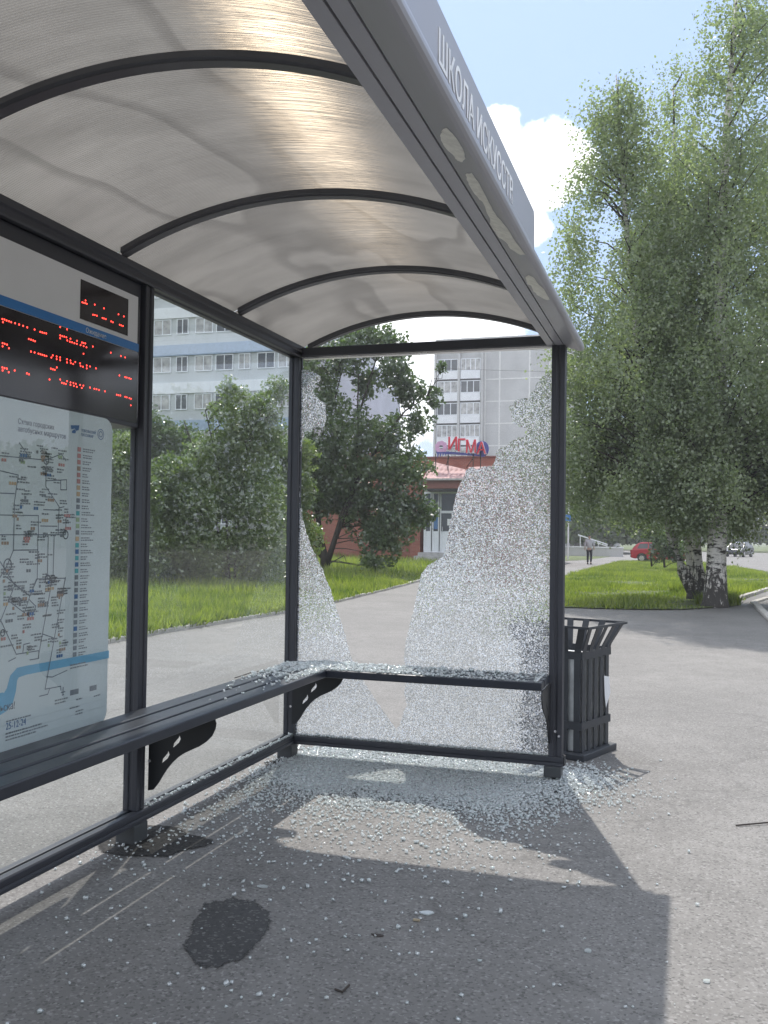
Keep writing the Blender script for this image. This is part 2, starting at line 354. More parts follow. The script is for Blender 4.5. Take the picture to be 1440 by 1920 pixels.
def make_brick(name, c1, c2, mortar, sc=3.2):
    m, t = new_mat(name); v = t.n('ShaderNodeMapping', {'Vector': t.obj(), 'Rotation': (math.pi / 2, 0, 0)}).outputs[0]
    b = t.n('ShaderNodeTexBrick', {'Vector': v, 'Color1': (*c1, 1), 'Color2': (*c2, 1), 'Mortar': (*mortar, 1), 'Scale': sc, 'Mortar Size': 0.012, 'Row Height': 0.22, 'Brick Width': 0.7})
    c = t.mix(t.ramp(t.noise(t.obj(), 1.5, 5), [(0.3, 0.4), (0.7, 0.0)]), b.outputs[0], tuple(x * 0.6 for x in c1))
    t.out(t.n('ShaderNodeBsdfPrincipled', {'Base Color': c, 'Roughness': 0.85}).outputs[0]); return m
M['brick'] = make_brick('red_brick', (0.34, 0.115, 0.075), (0.27, 0.085, 0.06), (0.30, 0.24, 0.2))
M['band'] = plain('brown_fascia', (0.20, 0.075, 0.06), 0.6)
def make_tiles():
    m, t = new_mat('pink_roof_tiles'); v = t.obj()
    w1 = t.n('ShaderNodeTexWave', {'Vector': v, 'Scale': 1.4, 'Distortion': 0.6}, bands_direction='X').outputs['Fac']
    w2 = t.n('ShaderNodeTexWave', {'Vector': v, 'Scale': 1.1, 'Distortion': 0.6}, bands_direction='Z').outputs['Fac']
    h = t.math('ADD', w1, w2)
    c = t.mix(t.ramp(h, [(0.2, 0.0), (0.8, 1.0)]), (0.26, 0.125, 0.115), (0.43, 0.26, 0.24))
    c = t.mix(t.ramp(t.noise(v, 2.0, 5), [(0.4, 0.0), (0.7, 0.5)]), c, (0.42, 0.31, 0.30))
    t.out(t.n('ShaderNodeBsdfPrincipled', {'Base Color': c, 'Roughness': 0.85, 'Normal': t.bump(h, 0.6, 0.05)}).outputs[0]); return m
M['tiles'] = make_tiles()
def make_panel(name, rgb, joint=(0.55, 0.55, 0.55)):
    m, t = new_mat(name); v = t.obj()
    s = t.n('ShaderNodeMapping', {'Vector': v, 'Rotation': (math.pi / 2, 0, 0)}).outputs[0]
    g = t.n('ShaderNodeTexBrick', {'Vector': s, 'Scale': 1.0, 'Mortar Size': 0.012, 'Row Height': 1.3, 'Brick Width': 2.1, 'Mortar Smooth': 0.3}, offset=0.0)
    c = t.mix(t.ramp(t.noise(v, 0.35, 6, 0.65), [(0.3, 0.0), (0.7, 1.0)]), tuple(x * 0.85 for x in rgb), tuple(x * 1.12 for x in rgb))
    c = t.mix(t.math('MULTIPLY', g.outputs['Fac'], 0.35), c, tuple(x * 0.5 for x in rgb))
    st = t.noise(t.n('ShaderNodeMapping', {'Vector': v, 'Scale': (2.5, 2.5, 0.25)}).outputs[0], 1.0, 6, 0.7)
    c = t.mix(t.ramp(st, [(0.58, 0.0), (0.75, 0.5)]), c, tuple(x * 0.55 for x in rgb))
    t.out(t.n('ShaderNodeBsdfPrincipled', {'Base Color': c, 'Roughness': 0.85}).outputs[0]); return m
M['panel'] = make_panel('concrete_panels', (0.46, 0.455, 0.45))
M['panel_left'] = make_panel('pale_panels', (0.50, 0.52, 0.53))
M['lilac'] = make_panel('lilac_panels', (0.52, 0.54, 0.62))
M['joint'] = plain('joint_mortar', (0.66, 0.65, 0.63), 0.9)
M['concrete'] = plain('grey_concrete', (0.42, 0.41, 0.40), 0.9, 0, 0.2, 5, 0.2)
M['white_wall'] = plain('white_painted', (0.72, 0.73, 0.75), 0.6, 0, 0.08, 2)
M['upvc'] = plain('white_plastic', (0.75, 0.77, 0.80), 0.4, 0, 0.04)
M['pane'] = plain('dark_window_glass', (0.06, 0.065, 0.07), 0.06, 0, 0.3, 1.5)
M['pane_curtain'] = plain('curtained_window_glass', (0.36, 0.35, 0.34), 0.08, 0, 0.5, 2.2)
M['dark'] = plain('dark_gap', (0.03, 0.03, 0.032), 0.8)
M['sky_tint_wall'] = plain('sky_tint_parapet', (0.30, 0.38, 0.50), 0.6)  # pale blue paints the sky's reflection into the band colour
M['galv'] = plain('galvanised_liner', (0.52, 0.54, 0.55), 0.45, 0.55, 0.3, 9)
M['bin'] = make_paint('bin_paint', (0.028, 0.032, 0.040), 0.45)
M['kerb'] = plain('kerb_stone', (0.44, 0.42, 0.39), 0.9, 0, 0.2, 6, 0.3)

# ------------------------------------------------------------------ ground, lawns
def sheet(name, poly, z, mat, **kw):
    mb = MB(); mb.add([(p[0], p[1], z) for p in poly], [tuple(range(len(poly)))])
    return mb.build(name, mat, **kw)
sheet('ground', [(-900, -400), (900, -400), (900, 1500), (-900, 1500)], -0.03, M['turf'], kind='structure')
sheet('asphalt', [(-45, -25), (70, -25), (70, 112), (-45, 112)], 0.0, M['asphalt'], kind='structure')

edge_px = [(-700, 1440), (0, 1254), (100, 1229), (200, 1206), (300, 1187), (380, 1174), (460, 1161), (560, 1145), (630, 1129), (700, 1112), (760, 1097), (830, 1078), (900, 1066), (960, 1058), (1000, 1052), (1034, 1048)]
EDGE = np.array([onz(*p)[:2] for p in edge_px])
_e = EDGE[-1] - EDGE[2]; _e /= np.linalg.norm(_e); LN = np.array([-_e[1], _e[0]]); LP = EDGE[7]
SL = 0.020
def lawn_z(p): return max(0.0, SL * float(np.dot(np.asarray(p)[:2] - LP, LN))) + 0.03
def lawn_pt(u, v):
    d = ray(u, v); N = np.array([-SL * LN[0], -SL * LN[1], 1.0]); P0 = np.array([LP[0], LP[1], 0.03])
    return CAM + d * (np.dot(P0 - CAM, N) / np.dot(d, N))
def make_lawn():
    S = [0, 0.4, 1, 2, 3.5, 5, 7, 10, 14, 20, 28, 40, 60]
    V = []; Fc = []
    for e in EDGE:
        for s in S:
            p = e + LN * s; V.append((p[0], p[1], lawn_z(p) if s > 0 else 0.03))
    n = len(S)
    for i in range(len(EDGE) - 1):
        for j in range(n - 1): Fc.append((i * n + j, (i + 1) * n + j, (i + 1) * n + j + 1, i * n + j + 1))
    mb = MB(); mb.add(V, Fc); mb.build('lawn', M['turf'], kind='structure')
make_lawn()
isl_px = [(955, 1131), (1000, 1108), (1030, 1094), (1060, 1081), (1100, 1069), (1165, 1053), (1240, 1051), (1330, 1058), (1440, 1073), (1640, 1100), (1640, 1062 + 20), (1440, 1106), (1395, 1121), (1355, 1139), (1280, 1144), (1200, 1144), (1120, 1142), (1058, 1140), (1000, 1137)]
isl_px = isl_px[:9] + isl_px[11:]
ISL = [onz(*p)[:2] for p in isl_px]
sheet('grass_island', ISL, 0.02, M['turf'], kind='structure')

def inside(poly, P):
    P = np.asarray(P); r = np.zeros(len(P), bool); n = len(poly)
    for i in range(n):
        a, b = poly[i], poly[(i + 1) % n]
        c = ((a[1] > P[:, 1]) != (b[1] > P[:, 1]))
        with np.errstate(divide='ignore', invalid='ignore'):
            xx = (b[0] - a[0]) * (P[:, 1] - a[1]) / (b[1] - a[1]) + a[0]
        r ^= c & (P[:, 0] < xx)
    return r
def blades(P, z, hmin, hmax, w=0.012):
    n = len(P); a = rng.uniform(0, 2 * np.pi, n); h = rng.uniform(hmin, hmax, n); lean = rng.normal(0, 0.35, (n, 2)) * h[:, None]
    dx = np.stack([np.cos(a), np.sin(a), np.zeros(n)], 1) * (w * rng.uniform(0.6, 1.5, n))[:, None]
    base = np.column_stack([P, z]); tip = base + np.column_stack([lean, h])
    return np.stack([base - dx, base + dx, tip], 1).reshape(-1, 3)
def lawn_grass():
    out = []
    n = 120000
    i = rng.uniform(1.3, len(EDGE) - 1.001, n); k = i.astype(int); f = (i - k)[:, None]
    s = rng.uniform(0, 1, n) ** 1.5 * 26 - 0.05
    P = EDGE[k] * (1 - f) + EDGE[k + 1] * f + LN * s[:, None]
    z = np.array([lawn_z(p) for p in P]) - 0.01
    patch = np.array([mnoise.noise(Vector((p[0] * .35, p[1] * .35, 0))) for p in P])
    hh = np.clip(0.11 + 0.16 * patch + 0.06 * np.minimum(s, 2.0), 0.05, 0.4)
    V = blades(P, z, 0.7, 1.3, 0.014); V = V.reshape(-1, 3, 3); V[:, 2] = V[:, :2].mean(1) + (V[:, 2] - V[:, :2].mean(1)) * hh[:, None]
    link('grass', np_mesh('grass', V, 3), M['grass'], kind='stuff')
    poly = np.array(ISL); lo, hi = poly.min(0), poly.max(0)
    P = rng.uniform(lo, hi, (150000, 2)); d = (P - CAM[:2]) @ FW[:2]
    P = P[inside(ISL, P + rng.normal(0, 0.06, P.shape)) & (d < 60)]; hn = np.array([mnoise.noise(Vector((p[0] * .6, p[1] * .6, 7))) for p in P])
    keep = rng.uniform(0, 1, len(P)) < 0.65 + 0.9 * hn; P = P[keep]; hn = hn[keep]
    V = blades(P, np.full(len(P), 0.01), 0.5, 1.5, 0.013).reshape(-1, 3, 3); V[:, 2] = V[:, :2].mean(1) + (V[:, 2] - V[:, :2].mean(1)) * np.clip(0.085 + 0.13 * hn, 0.03, 0.3)[:, None]
    link('grass', np_mesh('grass_island_blades', V, 3), M['grass'], kind='stuff')
lawn_grass()
def tufts():
    out = []
    for (u, v, r) in ((1303, 1113, .35), (1318, 1110, .3), (1341, 1135, .38), (1280, 1112, .3), (1360, 1134, .3)):
        c = onz(u, v)[:2]; n = 700; a = rng.uniform(0, 6.283, n); q = r * np.sqrt(rng.uniform(0.15, 1, n)); out.append(np.column_stack([c[0] + q * np.cos(a), c[1] + q * np.sin(a)]))
    P = np.concatenate(out); link('grass', np_mesh('trunk_tufts', blades(P, np.full(len(P), 0.01), 0.10, 0.32, 0.012), 3), M['grass'], kind='stuff')
tufts()

def kerb_line(name, pts, w, h, label, mat='kerb'):
    mb = MB()
    for a, b in zip(pts[:-1], pts[1:]):
        a = Vector((a[0], a[1], 0)); b = Vector((b[0], b[1], 0)); L = (b - a).length; d = (b - a) / L
        nst = max(1, int(L / 0.9)); 
        for k in range(nst):
            p = a + d * (L * k / nst); ln = L / nst - 0.012
            Mx = Matrix.Translation(p) @ Matrix.Rotation(math.atan2(d.y, d.x) + random.uniform(-.01, .01), 4, 'Z')
            mb.box((0, -w / 2, -0.02), (ln, w / 2, h + random.uniform(-.008, .008)), Mx)
    return mb.build(name, M[mat], bevel=0.01, label=label, category='kerb')
kerb_line('kerb', [tuple(p) for p in EDGE[2:]], 0.11, 0.05, 'long low pale kerb between the path and the tall grass lawn')
kerb_line('kerb', [tuple(onz(*p)[:2]) for p in ((1352, 1139), (1395, 1121), (1440, 1106), (1600, 1060))], 0.12, 0.07, 'pale kerb beside the birch trunks along the driveway')
kerb_line('kerb', [tuple(onz(*p)[:2]) for p in ((1600, 1090), (1440, 1122), (1412, 1131), (1440, 1158), (1540, 1240))], 0.12, 0.05, 'bent weathered kerb at the driveway corner nearest the asphalt')

# damp patch on the asphalt
def soft_patch(name, ring, z, base_mat, **kw):
    c = np.mean(ring, 0); n = len(ring); V = [(c[0], c[1], z)]; fade = [1.0]
    for k, fd in ((0.86, 1.0), (1.10, 0.0)):
        for q in ring: p = c + (np.asarray(q) - c) * k; V.append((p[0], p[1], z)); fade.append(fd)
    Fc = [(0, 1 + i, 1 + (i + 1) % n) for i in range(n)] + [(1 + i, 1 + n + i, 1 + n + (i + 1) % n, 1 + (i + 1) % n) for i in range(n)]
    o = MB().add(V, Fc).build(name, base_mat, **kw)
    at_ = o.data.attributes.new('fade', 'FLOAT', 'POINT'); at_.data.foreach_set('value', fade); return o
def fade_edge(m):
    tr = NT.__new__(NT); tr.t = m.node_tree; out = [x for x in m.node_tree.nodes if x.type == 'OUTPUT_MATERIAL'][0]; src = out.inputs['Surface'].links[0].from_socket
    a = tr.n('ShaderNodeAttribute', attribute_name='fade').outputs['Fac']
    f = tr.ramp(tr.math('ADD', a, tr.math('MULTIPLY', tr.math('SUBTRACT', tr.noise(tr.obj(), 45.0, 6, 0.7), 0.5), 1.5)), [(0.30, 0.0), (0.62, 1.0)])
    mx = tr.mixsh(f, tr.n('ShaderNodeBsdfTransparent').outputs[0], src); m.node_tree.links.new(mx, out.inputs['Surface'])
fade_edge(M['damp'])
def damp():
    c = onz(432, 1752); px = [(348, 1770), (362, 1730), (385, 1695), (430, 1685), (475, 1692), (505, 1712), (508, 1740), (485, 1770), (450, 1800), (410, 1815), (375, 1812), (352, 1795)]
    P = [onz(*p) for p in px]; out = []
    for i in range(len(P)):
        for k in range(8):
            q = P[i] + (P[(i + 1) % len(P)] - P[i]) * k / 8
            d = q - c; s = 1 + 0.10 * mnoise.noise(Vector((q[0] * 14, q[1] * 14, 3))) + 0.05 * mnoise.noise(Vector((q[0] * 60, q[1] * 60, 9)))
            out.append((c + d * s)[:2])
    soft_patch('damp_patch', out, 0.003, M['damp'], label='dark round damp patch on the asphalt under the shelter roof', category='wet patch')
damp()

# ------------------------------------------------------------------ bus shelter
SH = empty('bus_shelter', (0, 0, 0), label='graphite grey bus shelter with arched translucent roof, corner bench and shattered end pane', category='bus shelter')
YL = -1.631; YEND = -4.95; ZR0, ZR1 = 0.080, 0.132; ZB0, ZB1 = 2.3737, 2.425; XW = 1.5726
def grooved_post(cx, cy, w, z0, z1, name='post'):
    h = w / 2; g = 0.008; c = 0.007
    # square extrusion with a channel down every face
    q = [(-h, -h), (-g, -h), (-g, -h + c), (g, -h + c), (g, -h), (h, -h), (h, -g), (h - c, -g), (h - c, g), (h, g), (h, h), (g, h), (g, h - c), (-g, h - c), (-g, h), (-h, h), (-h, g), (-h + c, g), (-h + c, -g), (-h, -g)]
    return MB().prism([(cx + a, cy + b) for a, b in q], z0, z1, 'z').build(name, M['frame'], SH, bevel=0.0035)
posts = {'left': (-0.043, YL, 0.066), 'corner': (-0.037, 0.037, 0.066), 'right': (1.529, 0.037, 0.074), 'far': (-0.043, -3.29, 0.066), 'end': (-0.043, YEND + 0.04, 0.066), 'front_end': (1.529, YEND + 0.04, 0.074)}
for k, (x, y, w) in posts.items(): grooved_post(x, y, w, ZR1, ZB0 if k != 'right' else ZB0 - 0.002)
def rail_y(y0, y1):
    mb = MB()
    mb.prism([(-0.078, ZR0), (0, ZR0), (0, ZR0 + 0.014), (-0.005, ZR0 + 0.018), (-0.005, ZR0 + 0.024), (0, ZR0 + 0.028), (0, ZR1 - 0.006), (-0.006, ZR1), (-0.030, ZR1), (-0.030, ZR1 - 0.008), (-0.048, ZR1 - 0.008), (-0.048, ZR1), (-0.078, ZR1)], y0, y1, 'y')
    return mb.build('bottom_rail', M['frame'], SH, bevel=0.002)
rail_y(YEND, 0.078)
MB().prism([(0.0, ZR0), (0.078, ZR0), (0.078, ZR1), (0.048, ZR1), (0.048, ZR1 - 0.008), (0.030, ZR1 - 0.008), (0.030, ZR1), (0.004, ZR1), (0, ZR1 - 0.005), (0, ZR0 + 0.024), (0.005, ZR0 + 0.020), (0.005, ZR0 + 0.014), (0, ZR0 + 0.011)], 0.002, XW, 'x').build('bottom_rail', M['frame'], SH, bevel=0.002)
MB().box((XW, 0.004, ZR0 + .003), (XW + 0.006, 0.074, ZR1 - .002)).build('rail_cap', M['rubber'], SH)
# top beams
MB().prism([(-0.078, ZB0), (-0.052, ZB0), (-0.048, ZB0 + 0.008), (-0.030, ZB0 + 0.008), (-0.026, ZB0), (-0.004, ZB0), (0, ZB0 + 0.008), (0, ZB0 + 0.03), (0.012, ZB0 + 0.036), (0.012, ZB1 + 0.012), (-0.078, ZB1 + 0.012)], YEND, 0.16, 'y').build('top_beam', M['frame'], SH, bevel=0.002)
MB().prism([(0.0, ZB0 + .004), (0.012, ZB0), (0.078, ZB0), (0.078, ZB1), (0.0, ZB1)], 0.013, 1.49, 'x').build('top_beam', M['frame'], SH, bevel=0.003)
MB().box((0.013, 0.016, ZB0 - 0.012), (1.49, 0.060, ZB0 - 0.001)).build('glazing_strip', M['chrome'], SH)
# roof arch: circle in X-Z
AX, AZ, AR = 0.74, 2.605 + 0.03, 1.79
def arch(x, off=0.0): return AZ - AR + math.sqrt((AR + off) ** 2 - (x - AX) ** 2)
XS = np.linspace(-0.10, 1.585, 40)
ribs = [-4.93, -3.96, -2.905, -1.85, -0.795, 0.150]
for i in range(len(ribs) - 1):
    y0, y1 = ribs[i] + 0.004, ribs[i + 1] - 0.004
    mb = MB(); V = []; Fc = []
    for x in XS: V += [(x, y0, arch(x)), (x, y1, arch(x))]
    for k in range(len(XS) - 1): Fc.append((2 * k, 2 * k + 1, 2 * k + 3, 2 * k + 2))
    mb.add(V, Fc); o = mb.build('roof_sheet', M['roof'], SH, smooth=True)
for y in ribs:
    mb = MB(); V = []; Fc = []; hw = 0.030; xs = np.linspace(0.0, 1.50, 40)
    prof = [(-hw, -0.004), (-hw, -0.022), (-0.020, -0.026), (-0.020, -0.030), (0.020, -0.030), (0.020, -0.026), (hw, -0.022), (hw, -0.004)]
    for x in xs:
        for (dy, dz) in prof: V.append((x, y + dy, arch(x, dz)))
    n = len(prof)
    for k in range(len(xs) - 1):
        for j in range(n): Fc.append((k * n + j, k * n + (j + 1) % n, (k + 1) * n + (j + 1) % n, (k + 1) * n + j))
    Fc += [tuple(range(n)), tuple(range((len(xs) - 1) * n, len(xs) * n))]
    mb.add(V, Fc); mb.build('roof_rib', M['rib'], SH)
# front fascia profile (X,Z)
FP = [(1.463, 2.372), (1.503, 2.372), (1.503, 2.386), (1.510, 2.386), (1.510, 2.372), (1.552, 2.370), (1.552, 2.381), (1.558, 2.381), (1.558, 2.370), (1.626, 2.346), (1.638, 2.3425), (1.648, 2.343), (1.656, 2.348), (1.6605, 2.357), (1.6605, 2.367), (1.657, 2.380), (1.648, 2.395), (1.636, 2.405), (1.60, 2.412), (1.585, 2.50), (1.48, 2.52), (1.463, 2.50)]
o = MB().prism(FP, YEND, 0.065, 'y').build('fascia', M['fascia'], SH)
fas = o
# name board standing on the fascia
ZS0, ZS1, YS = 2.411, 2.596, -1.49
MB().prism([(YEND + 0.3, ZS0), (YS, ZS0), (YS, ZS1 - 0.022), (YS - 0.018, ZS1), (YEND + 0.3, ZS1)], 1.606, 1.622, 'x').build('name_board', M['fascia'], SH, bevel=0.002)
nb = bpy.data.objects['name_board']
c = text_mesh('board_lettering', 'ШКОЛА ИСКУССТВ', 0.118, Matrix(), M['letter'], nb, 0.0008, bold=0.001)
w = max(v.co.x for v in c.data.vertices)
c.data.transform(face_x(-3.02, 1.6235, 2.452) @ Matrix.Diagonal((1.03 / w, 1, 1, 1)))
# peeled paint: bare metal flakes lying on the sloping soffit
def soffit_z(x): return 2.370 - (x - 1.558) * 0.353 if x < 1.626 else 2.346 - 0.27 * (x - 1.626)
def peel(pxs):
    out = []
    for (u, v) in pxs:
        p = onz(u, v, 2.355)
        for _ in range(12): p = onz(u, v, soffit_z(min(max(p[0], 1.560), 1.650)))
        out.append((min(max(p[0], 1.5595), 1.640), p[1]))
    n = len(out); c = np.mean(out, 0); pts = []
    for i in range(n):
        for k in range(4):
            q = np.array(out[i]) + (np.array(out[(i + 1) % n]) - np.array(out[i])) * k / 4
            q = q + np.array([0.004 * mnoise.noise(Vector((q[0] * 90, q[1] * 90, 1))), 0.02 * mnoise.noise(Vector((q[0] * 40, q[1] * 40, 5)))])
            q[0] = min(max(q[0], 1.5595), 1.640); pts.append(q)
    mb = MB(); mb.add([(q[0], q[1], soffit_z(q[0]) - 0.0016) for q in pts], [tuple(range(len(pts)))])
    mb.build('bare_patch', M['bare'], fas, label='bare metal where the grey paint has peeled')
peel([(824, 252), (826, 243), (838, 240), (852, 252), (868, 278), (874, 298), (866, 302), (858, 302), (852, 292), (838, 280), (828, 266)])
peel([(873, 326), (884, 322), (900, 345), (918, 380), (932, 405), (950, 425), (962, 445), (984, 476), (976, 477), (958, 468), (948, 452), (936, 446), (920, 425), (918, 408), (905, 378), (890, 364), (878, 345)])
peel([(985, 520), (990, 515), (1000, 518), (1008, 530), (1020, 542), (1031, 561), (1022, 561), (1008, 553), (1000, 545), (996, 535), (988, 532)])

# feet
def foot(x0, y0, x1, y1, z0, z1, worn=False):
    return MB().box((x0, y0, z0), (x1, y1, z1)).build('post_foot', M['foot'], SH, bevel=0.005, label='rust-browned post foot' if worn else None)
foot(-0.088, -0.078 + 0.04, 0.004, 0.06 , 0, ZR0 - 0.001)
o = foot(-0.088, YL - 0.062, 0.002, YL + 0.045, 0, ZR0 - 0.001, True)
foot(1.470, -0.012, 1.563, 0.078, 0.022, ZR0 - 0.001)
MB().tube([(1.518, 0.03, -0.005), (1.518, 0.03, 0.024)], 0.016, 10).build('anchor_bolt', M['bracket'], SH)
foot(-0.088, -3.34, 0.002, -3.24, 0, ZR0 - 0.001)
foot(1.48, YEND - 0.01, 1.565, YEND + 0.08, 0, ZR0 - 0.001)

# benches
BW, BZ = 0.3215, 0.573
BE = empty('bench', (0, 0, 0), parent=SH)
wd = 0.090; gaps = [0.018, 0.125, BW - wd]
for i, x0 in enumerate(gaps):
    x1 = x0 + wd; zt = BZ; zb = BZ - 0.042
    MB().prism([(x0, YEND), (x1, YEND), (x1, -x1), (x0, -x0)], zb, zt, 'z').build('slat', M['bench'], BE, bevel=0.006)
    MB().prism([(x0, -x0 - 0.0008), (x1, -x1 - 0.0008), (1.50, -x1 - 0.0008), (1.50, -x0 - 0.0008)], zb, zt, 'z').build('slat', M['bench'], BE, bevel=0.006)
def bracket_poly():
    pts = [(0.004, BZ - 0.043), (0.318, BZ - 0.043), (0.324, BZ - 0.060), (0.320, BZ - 0.085), (0.305, BZ - 0.115), (0.280, BZ - 0.140), (0.248, BZ - 0.162), (0.210, BZ - 0.180), (0.176, BZ - 0.197), (0.146, BZ - 0.217), (0.118, BZ - 0.243), (0.094, BZ - 0.272), (0.074, BZ - 0.302), (0.056, BZ - 0.332), (0.040, BZ - 0.352), (0.030, BZ - 0.364), (0.004, BZ - 0.370)]
    return pts
def bracket(Mx, name='bracket'):
    pts = bracket_poly(); hole1 = [(0.120, -0.180), (0.124, -0.160), (0.136, -0.146), (0.147, -0.134), (0.150, -0.118), (0.158, -0.138), (0.150, -0.154), (0.136, -0.166)]; hole2 = [(p[0] - 0.052, p[1] - 0.070) for p in hole1]
    bm = bmesh.new()
    def loop(ps, dz=0): 
        vs = [bm.verts.new((p[0], 0, p[1] + dz)) for p in ps]
        return [bm.edges.new((vs[i], vs[(i + 1) % len(vs)])) for i in range(len(vs))]
    es = loop(pts) + loop(hole1, BZ) + loop(hole2, BZ)
    bmesh.ops.triangle_fill(bm, edges=es, use_beauty=True)
    r = bmesh.ops.extrude_face_region(bm, geom=bm.faces[:])
    bmesh.ops.translate(bm, verts=[v for v in r['geom'] if isinstance(v, bmesh.types.BMVert)], vec=(0, 0.006, 0))
    bmesh.ops.recalc_face_normals(bm, faces=bm.faces)
    bmesh.ops.transform(bm, matrix=Mx, verts=bm.verts)
    me = bpy.data.meshes.new(name); bm.to_mesh(me); bm.free()
    o = link(name, me, M['bracket'], BE)
    return o
def bolts(ps, name='bolt'):
    for p, d in ps: MB().tube([p, tuple(np.array(p) + np.array(d) * 0.006)], 0.007, 8).build(name, M['chrome'], BE)
for y in (YL + 0.036, -3.29 + 0.036, YEND + 0.12): bracket(Matrix.Translation((-0.008, y + 0.012, 0)))
bracket(Matrix.Translation((0, -0.04, 0)))
Rz = Matrix(((0, 1, 0, 0), (-1, 0, 0, 0), (0, 0, 1, 0), (0, 0, 0, 1)))
bracket(Matrix.Translation((1.498, 0.0, 0)) @ Rz)
bolts([((0.012, YL + 0.035, 0.335), (0, -1, 0)), ((0.012, YL + 0.035, 0.455), (0, -1, 0)), ((1.53, -0.002, 0.27), (0, -1, 0)), ((1.55, -0.001, 0.245), (0, -1, 0)), ((-0.02, -0.0, 0.30), (0, -1, 0)), ((-0.043, YL + .034, 1.9), (0, 1, 0))])

# glazing
def pane_y(y0, y1, z0=ZR1 - 0.006, z1=ZB0 + 0.006):
    MB().box((-0.042, y0, z0), (-0.036, y1, z1)).build('glass_pane', M['glass'], SH)
# single surfaces inside thin boxes would double the reflections; use thin sheets for the clear panes
def sheet_x(name, x, y0, y1, z0, z1, mat, parent):
    mb = MB(); mb.add([(x, y0, z0), (x, y1, z0), (x, y1, z1), (x, y0, z1)], [(0, 1, 2, 3)]); return mb.build(name, mat, parent)
sheet_x('glass_pane', -0.039, YL + 0.030, 0.006, ZR1 - 0.006, ZB0 + 0.006, M['glass'], SH)
sheet_x('glass_pane', -0.039, -3.26, YL - 0.030, ZR1 - 0.006, 1.80, M['glass'], SH)
sheet_x('glass_pane', -0.039, YEND + 0.07, -3.32, ZR1 - 0.006, ZB0 + 0.006, M['glass'], SH)
crack_px = [(556, 694), (565, 694), (575, 693), (582, 697), (592, 700), (601, 705), (602, 711), (598, 716), (591, 719), (592, 726), (586, 727), (590, 740), (596, 746), (602, 752), (607, 754), (612, 757), (611, 772), (612, 785), (610, 795), (605, 802), (595, 801), (584, 804), (570, 804), (571, 819), (566, 825), (567, 840), (562, 852), (561, 900), (563, 925), (562, 945), (566, 958), (567, 970), (572, 990), (577, 1005), (586, 1030), (592, 1040), (599, 1057), (606, 1068), (611, 1085), (620, 1105), (630, 1138), (642, 1172), (651, 1205), (660, 1235), (676, 1265), (690, 1290), (708, 1318), (722, 1338), (732, 1352), (742, 1366), (748, 1362), (756, 1338), (762, 1322), (758, 1300), (762, 1275), (757, 1235), (760, 1205), (766, 1180), (776, 1140), (784, 1105), (790, 1078), (800, 1062), (812, 1054), (831, 1044), (835, 1025), (838, 1013), (845, 975), (851, 945), (857, 922), (863, 905), (869, 895), (874, 882), (884, 876), (895, 880), (905, 874), (922, 874), (929, 862), (930, 852), (932, 845), (940, 840), (948, 838), (956, 829), (963, 826), (972, 820), (982, 819), (987, 813), (989, 804), (980, 801), (972, 800), (965, 795), (960, 792), (959, 782), (957, 773), (953, 764), (957, 760), (963, 759), (965, 752), (970, 749), (982, 746), (992, 748), (994, 738), (1003, 728), (1006, 718), (1015, 712), (1020, 703), (1027, 699), (1034, 697), (1031, 1100), (1029, 1416), (800, 1398), (545, 1378), (548, 1000)]
def cracked():
    P = [ony(u, v, 0.039) for u, v in crack_px]
    poly = []
    for i in range(len(P)):
        a, b = P[i], P[(i + 1) % len(P)]; L = np.linalg.norm(b - a); n = max(1, int(L / 0.012)) if i < len(P) - 7 else 1
        for k in range(n):
            q = a + (b - a) * k / n
            if i < len(P) - 7: q = q + np.array([random.uniform(-.003, .003), 0, random.uniform(-.003, .003)])
            poly.append((min(max(q[0], -0.004), 1.494), max(q[2], ZR1 - 0.004)))
    bm = bmesh.new(); vs = [bm.verts.new((p[0], 0.039, p[1])) for p in poly]
    es = [bm.edges.new((vs[i], vs[(i + 1) % len(vs)])) for i in range(len(vs))]
    bmesh.ops.triangle_fill(bm, edges=es, use_beauty=True)
    me = bpy.data.meshes.new('shattered_pane'); bm.to_mesh(me); bm.free()
    link('shattered_pane', me, M['crackle'], SH, label='crackled safety glass with a torn open hole')
cracked()

# information display (white head panel with two LED screens)
XP = -0.030
IB = MB().box((-0.16, -3.24, 1.757), (XP, -1.672, 2.3725)).build('information_display', M['frame'], SH, bevel=0.004)
def yz(u, v, x=XP): p = onx(u, v, x); return p[1], p[2]
def quad_x(name, x, y0, y1, z0, z1, mat, parent, th=0.002):
    return MB().box((x - 0.0005, y0, z0), (x + th, y1, z1)).build(name, mat, parent)
quad_x('white_head', XP, -3.23, -1.700, 2.078, 2.312, M['white_panel'], IB, 0.003)
quad_x('blue_band', XP + 0.0035, -3.23, -1.692, 2.079, 2.113, M['blue'], IB, 0.0015)
quad_x('led_screen', XP, -3.23, -1.690, 1.775, 2.077, M['screen'], IB, 0.002)
quad_x('clock_screen', XP + 0.0035, -2.101, -1.776, 2.131, 2.284, M['screen'], IB, 0.0015)
sheet_x('edge_strip', XP + 0.001, -1.6885, -1.684, 1.80, 2.27, M['chrome'], IB)
text_mesh('band_lettering', 'Ожидание', 0.027, face_x(-2.065, XP + 0.0055, 2.086), M['white_ink'], IB, 0.0004)
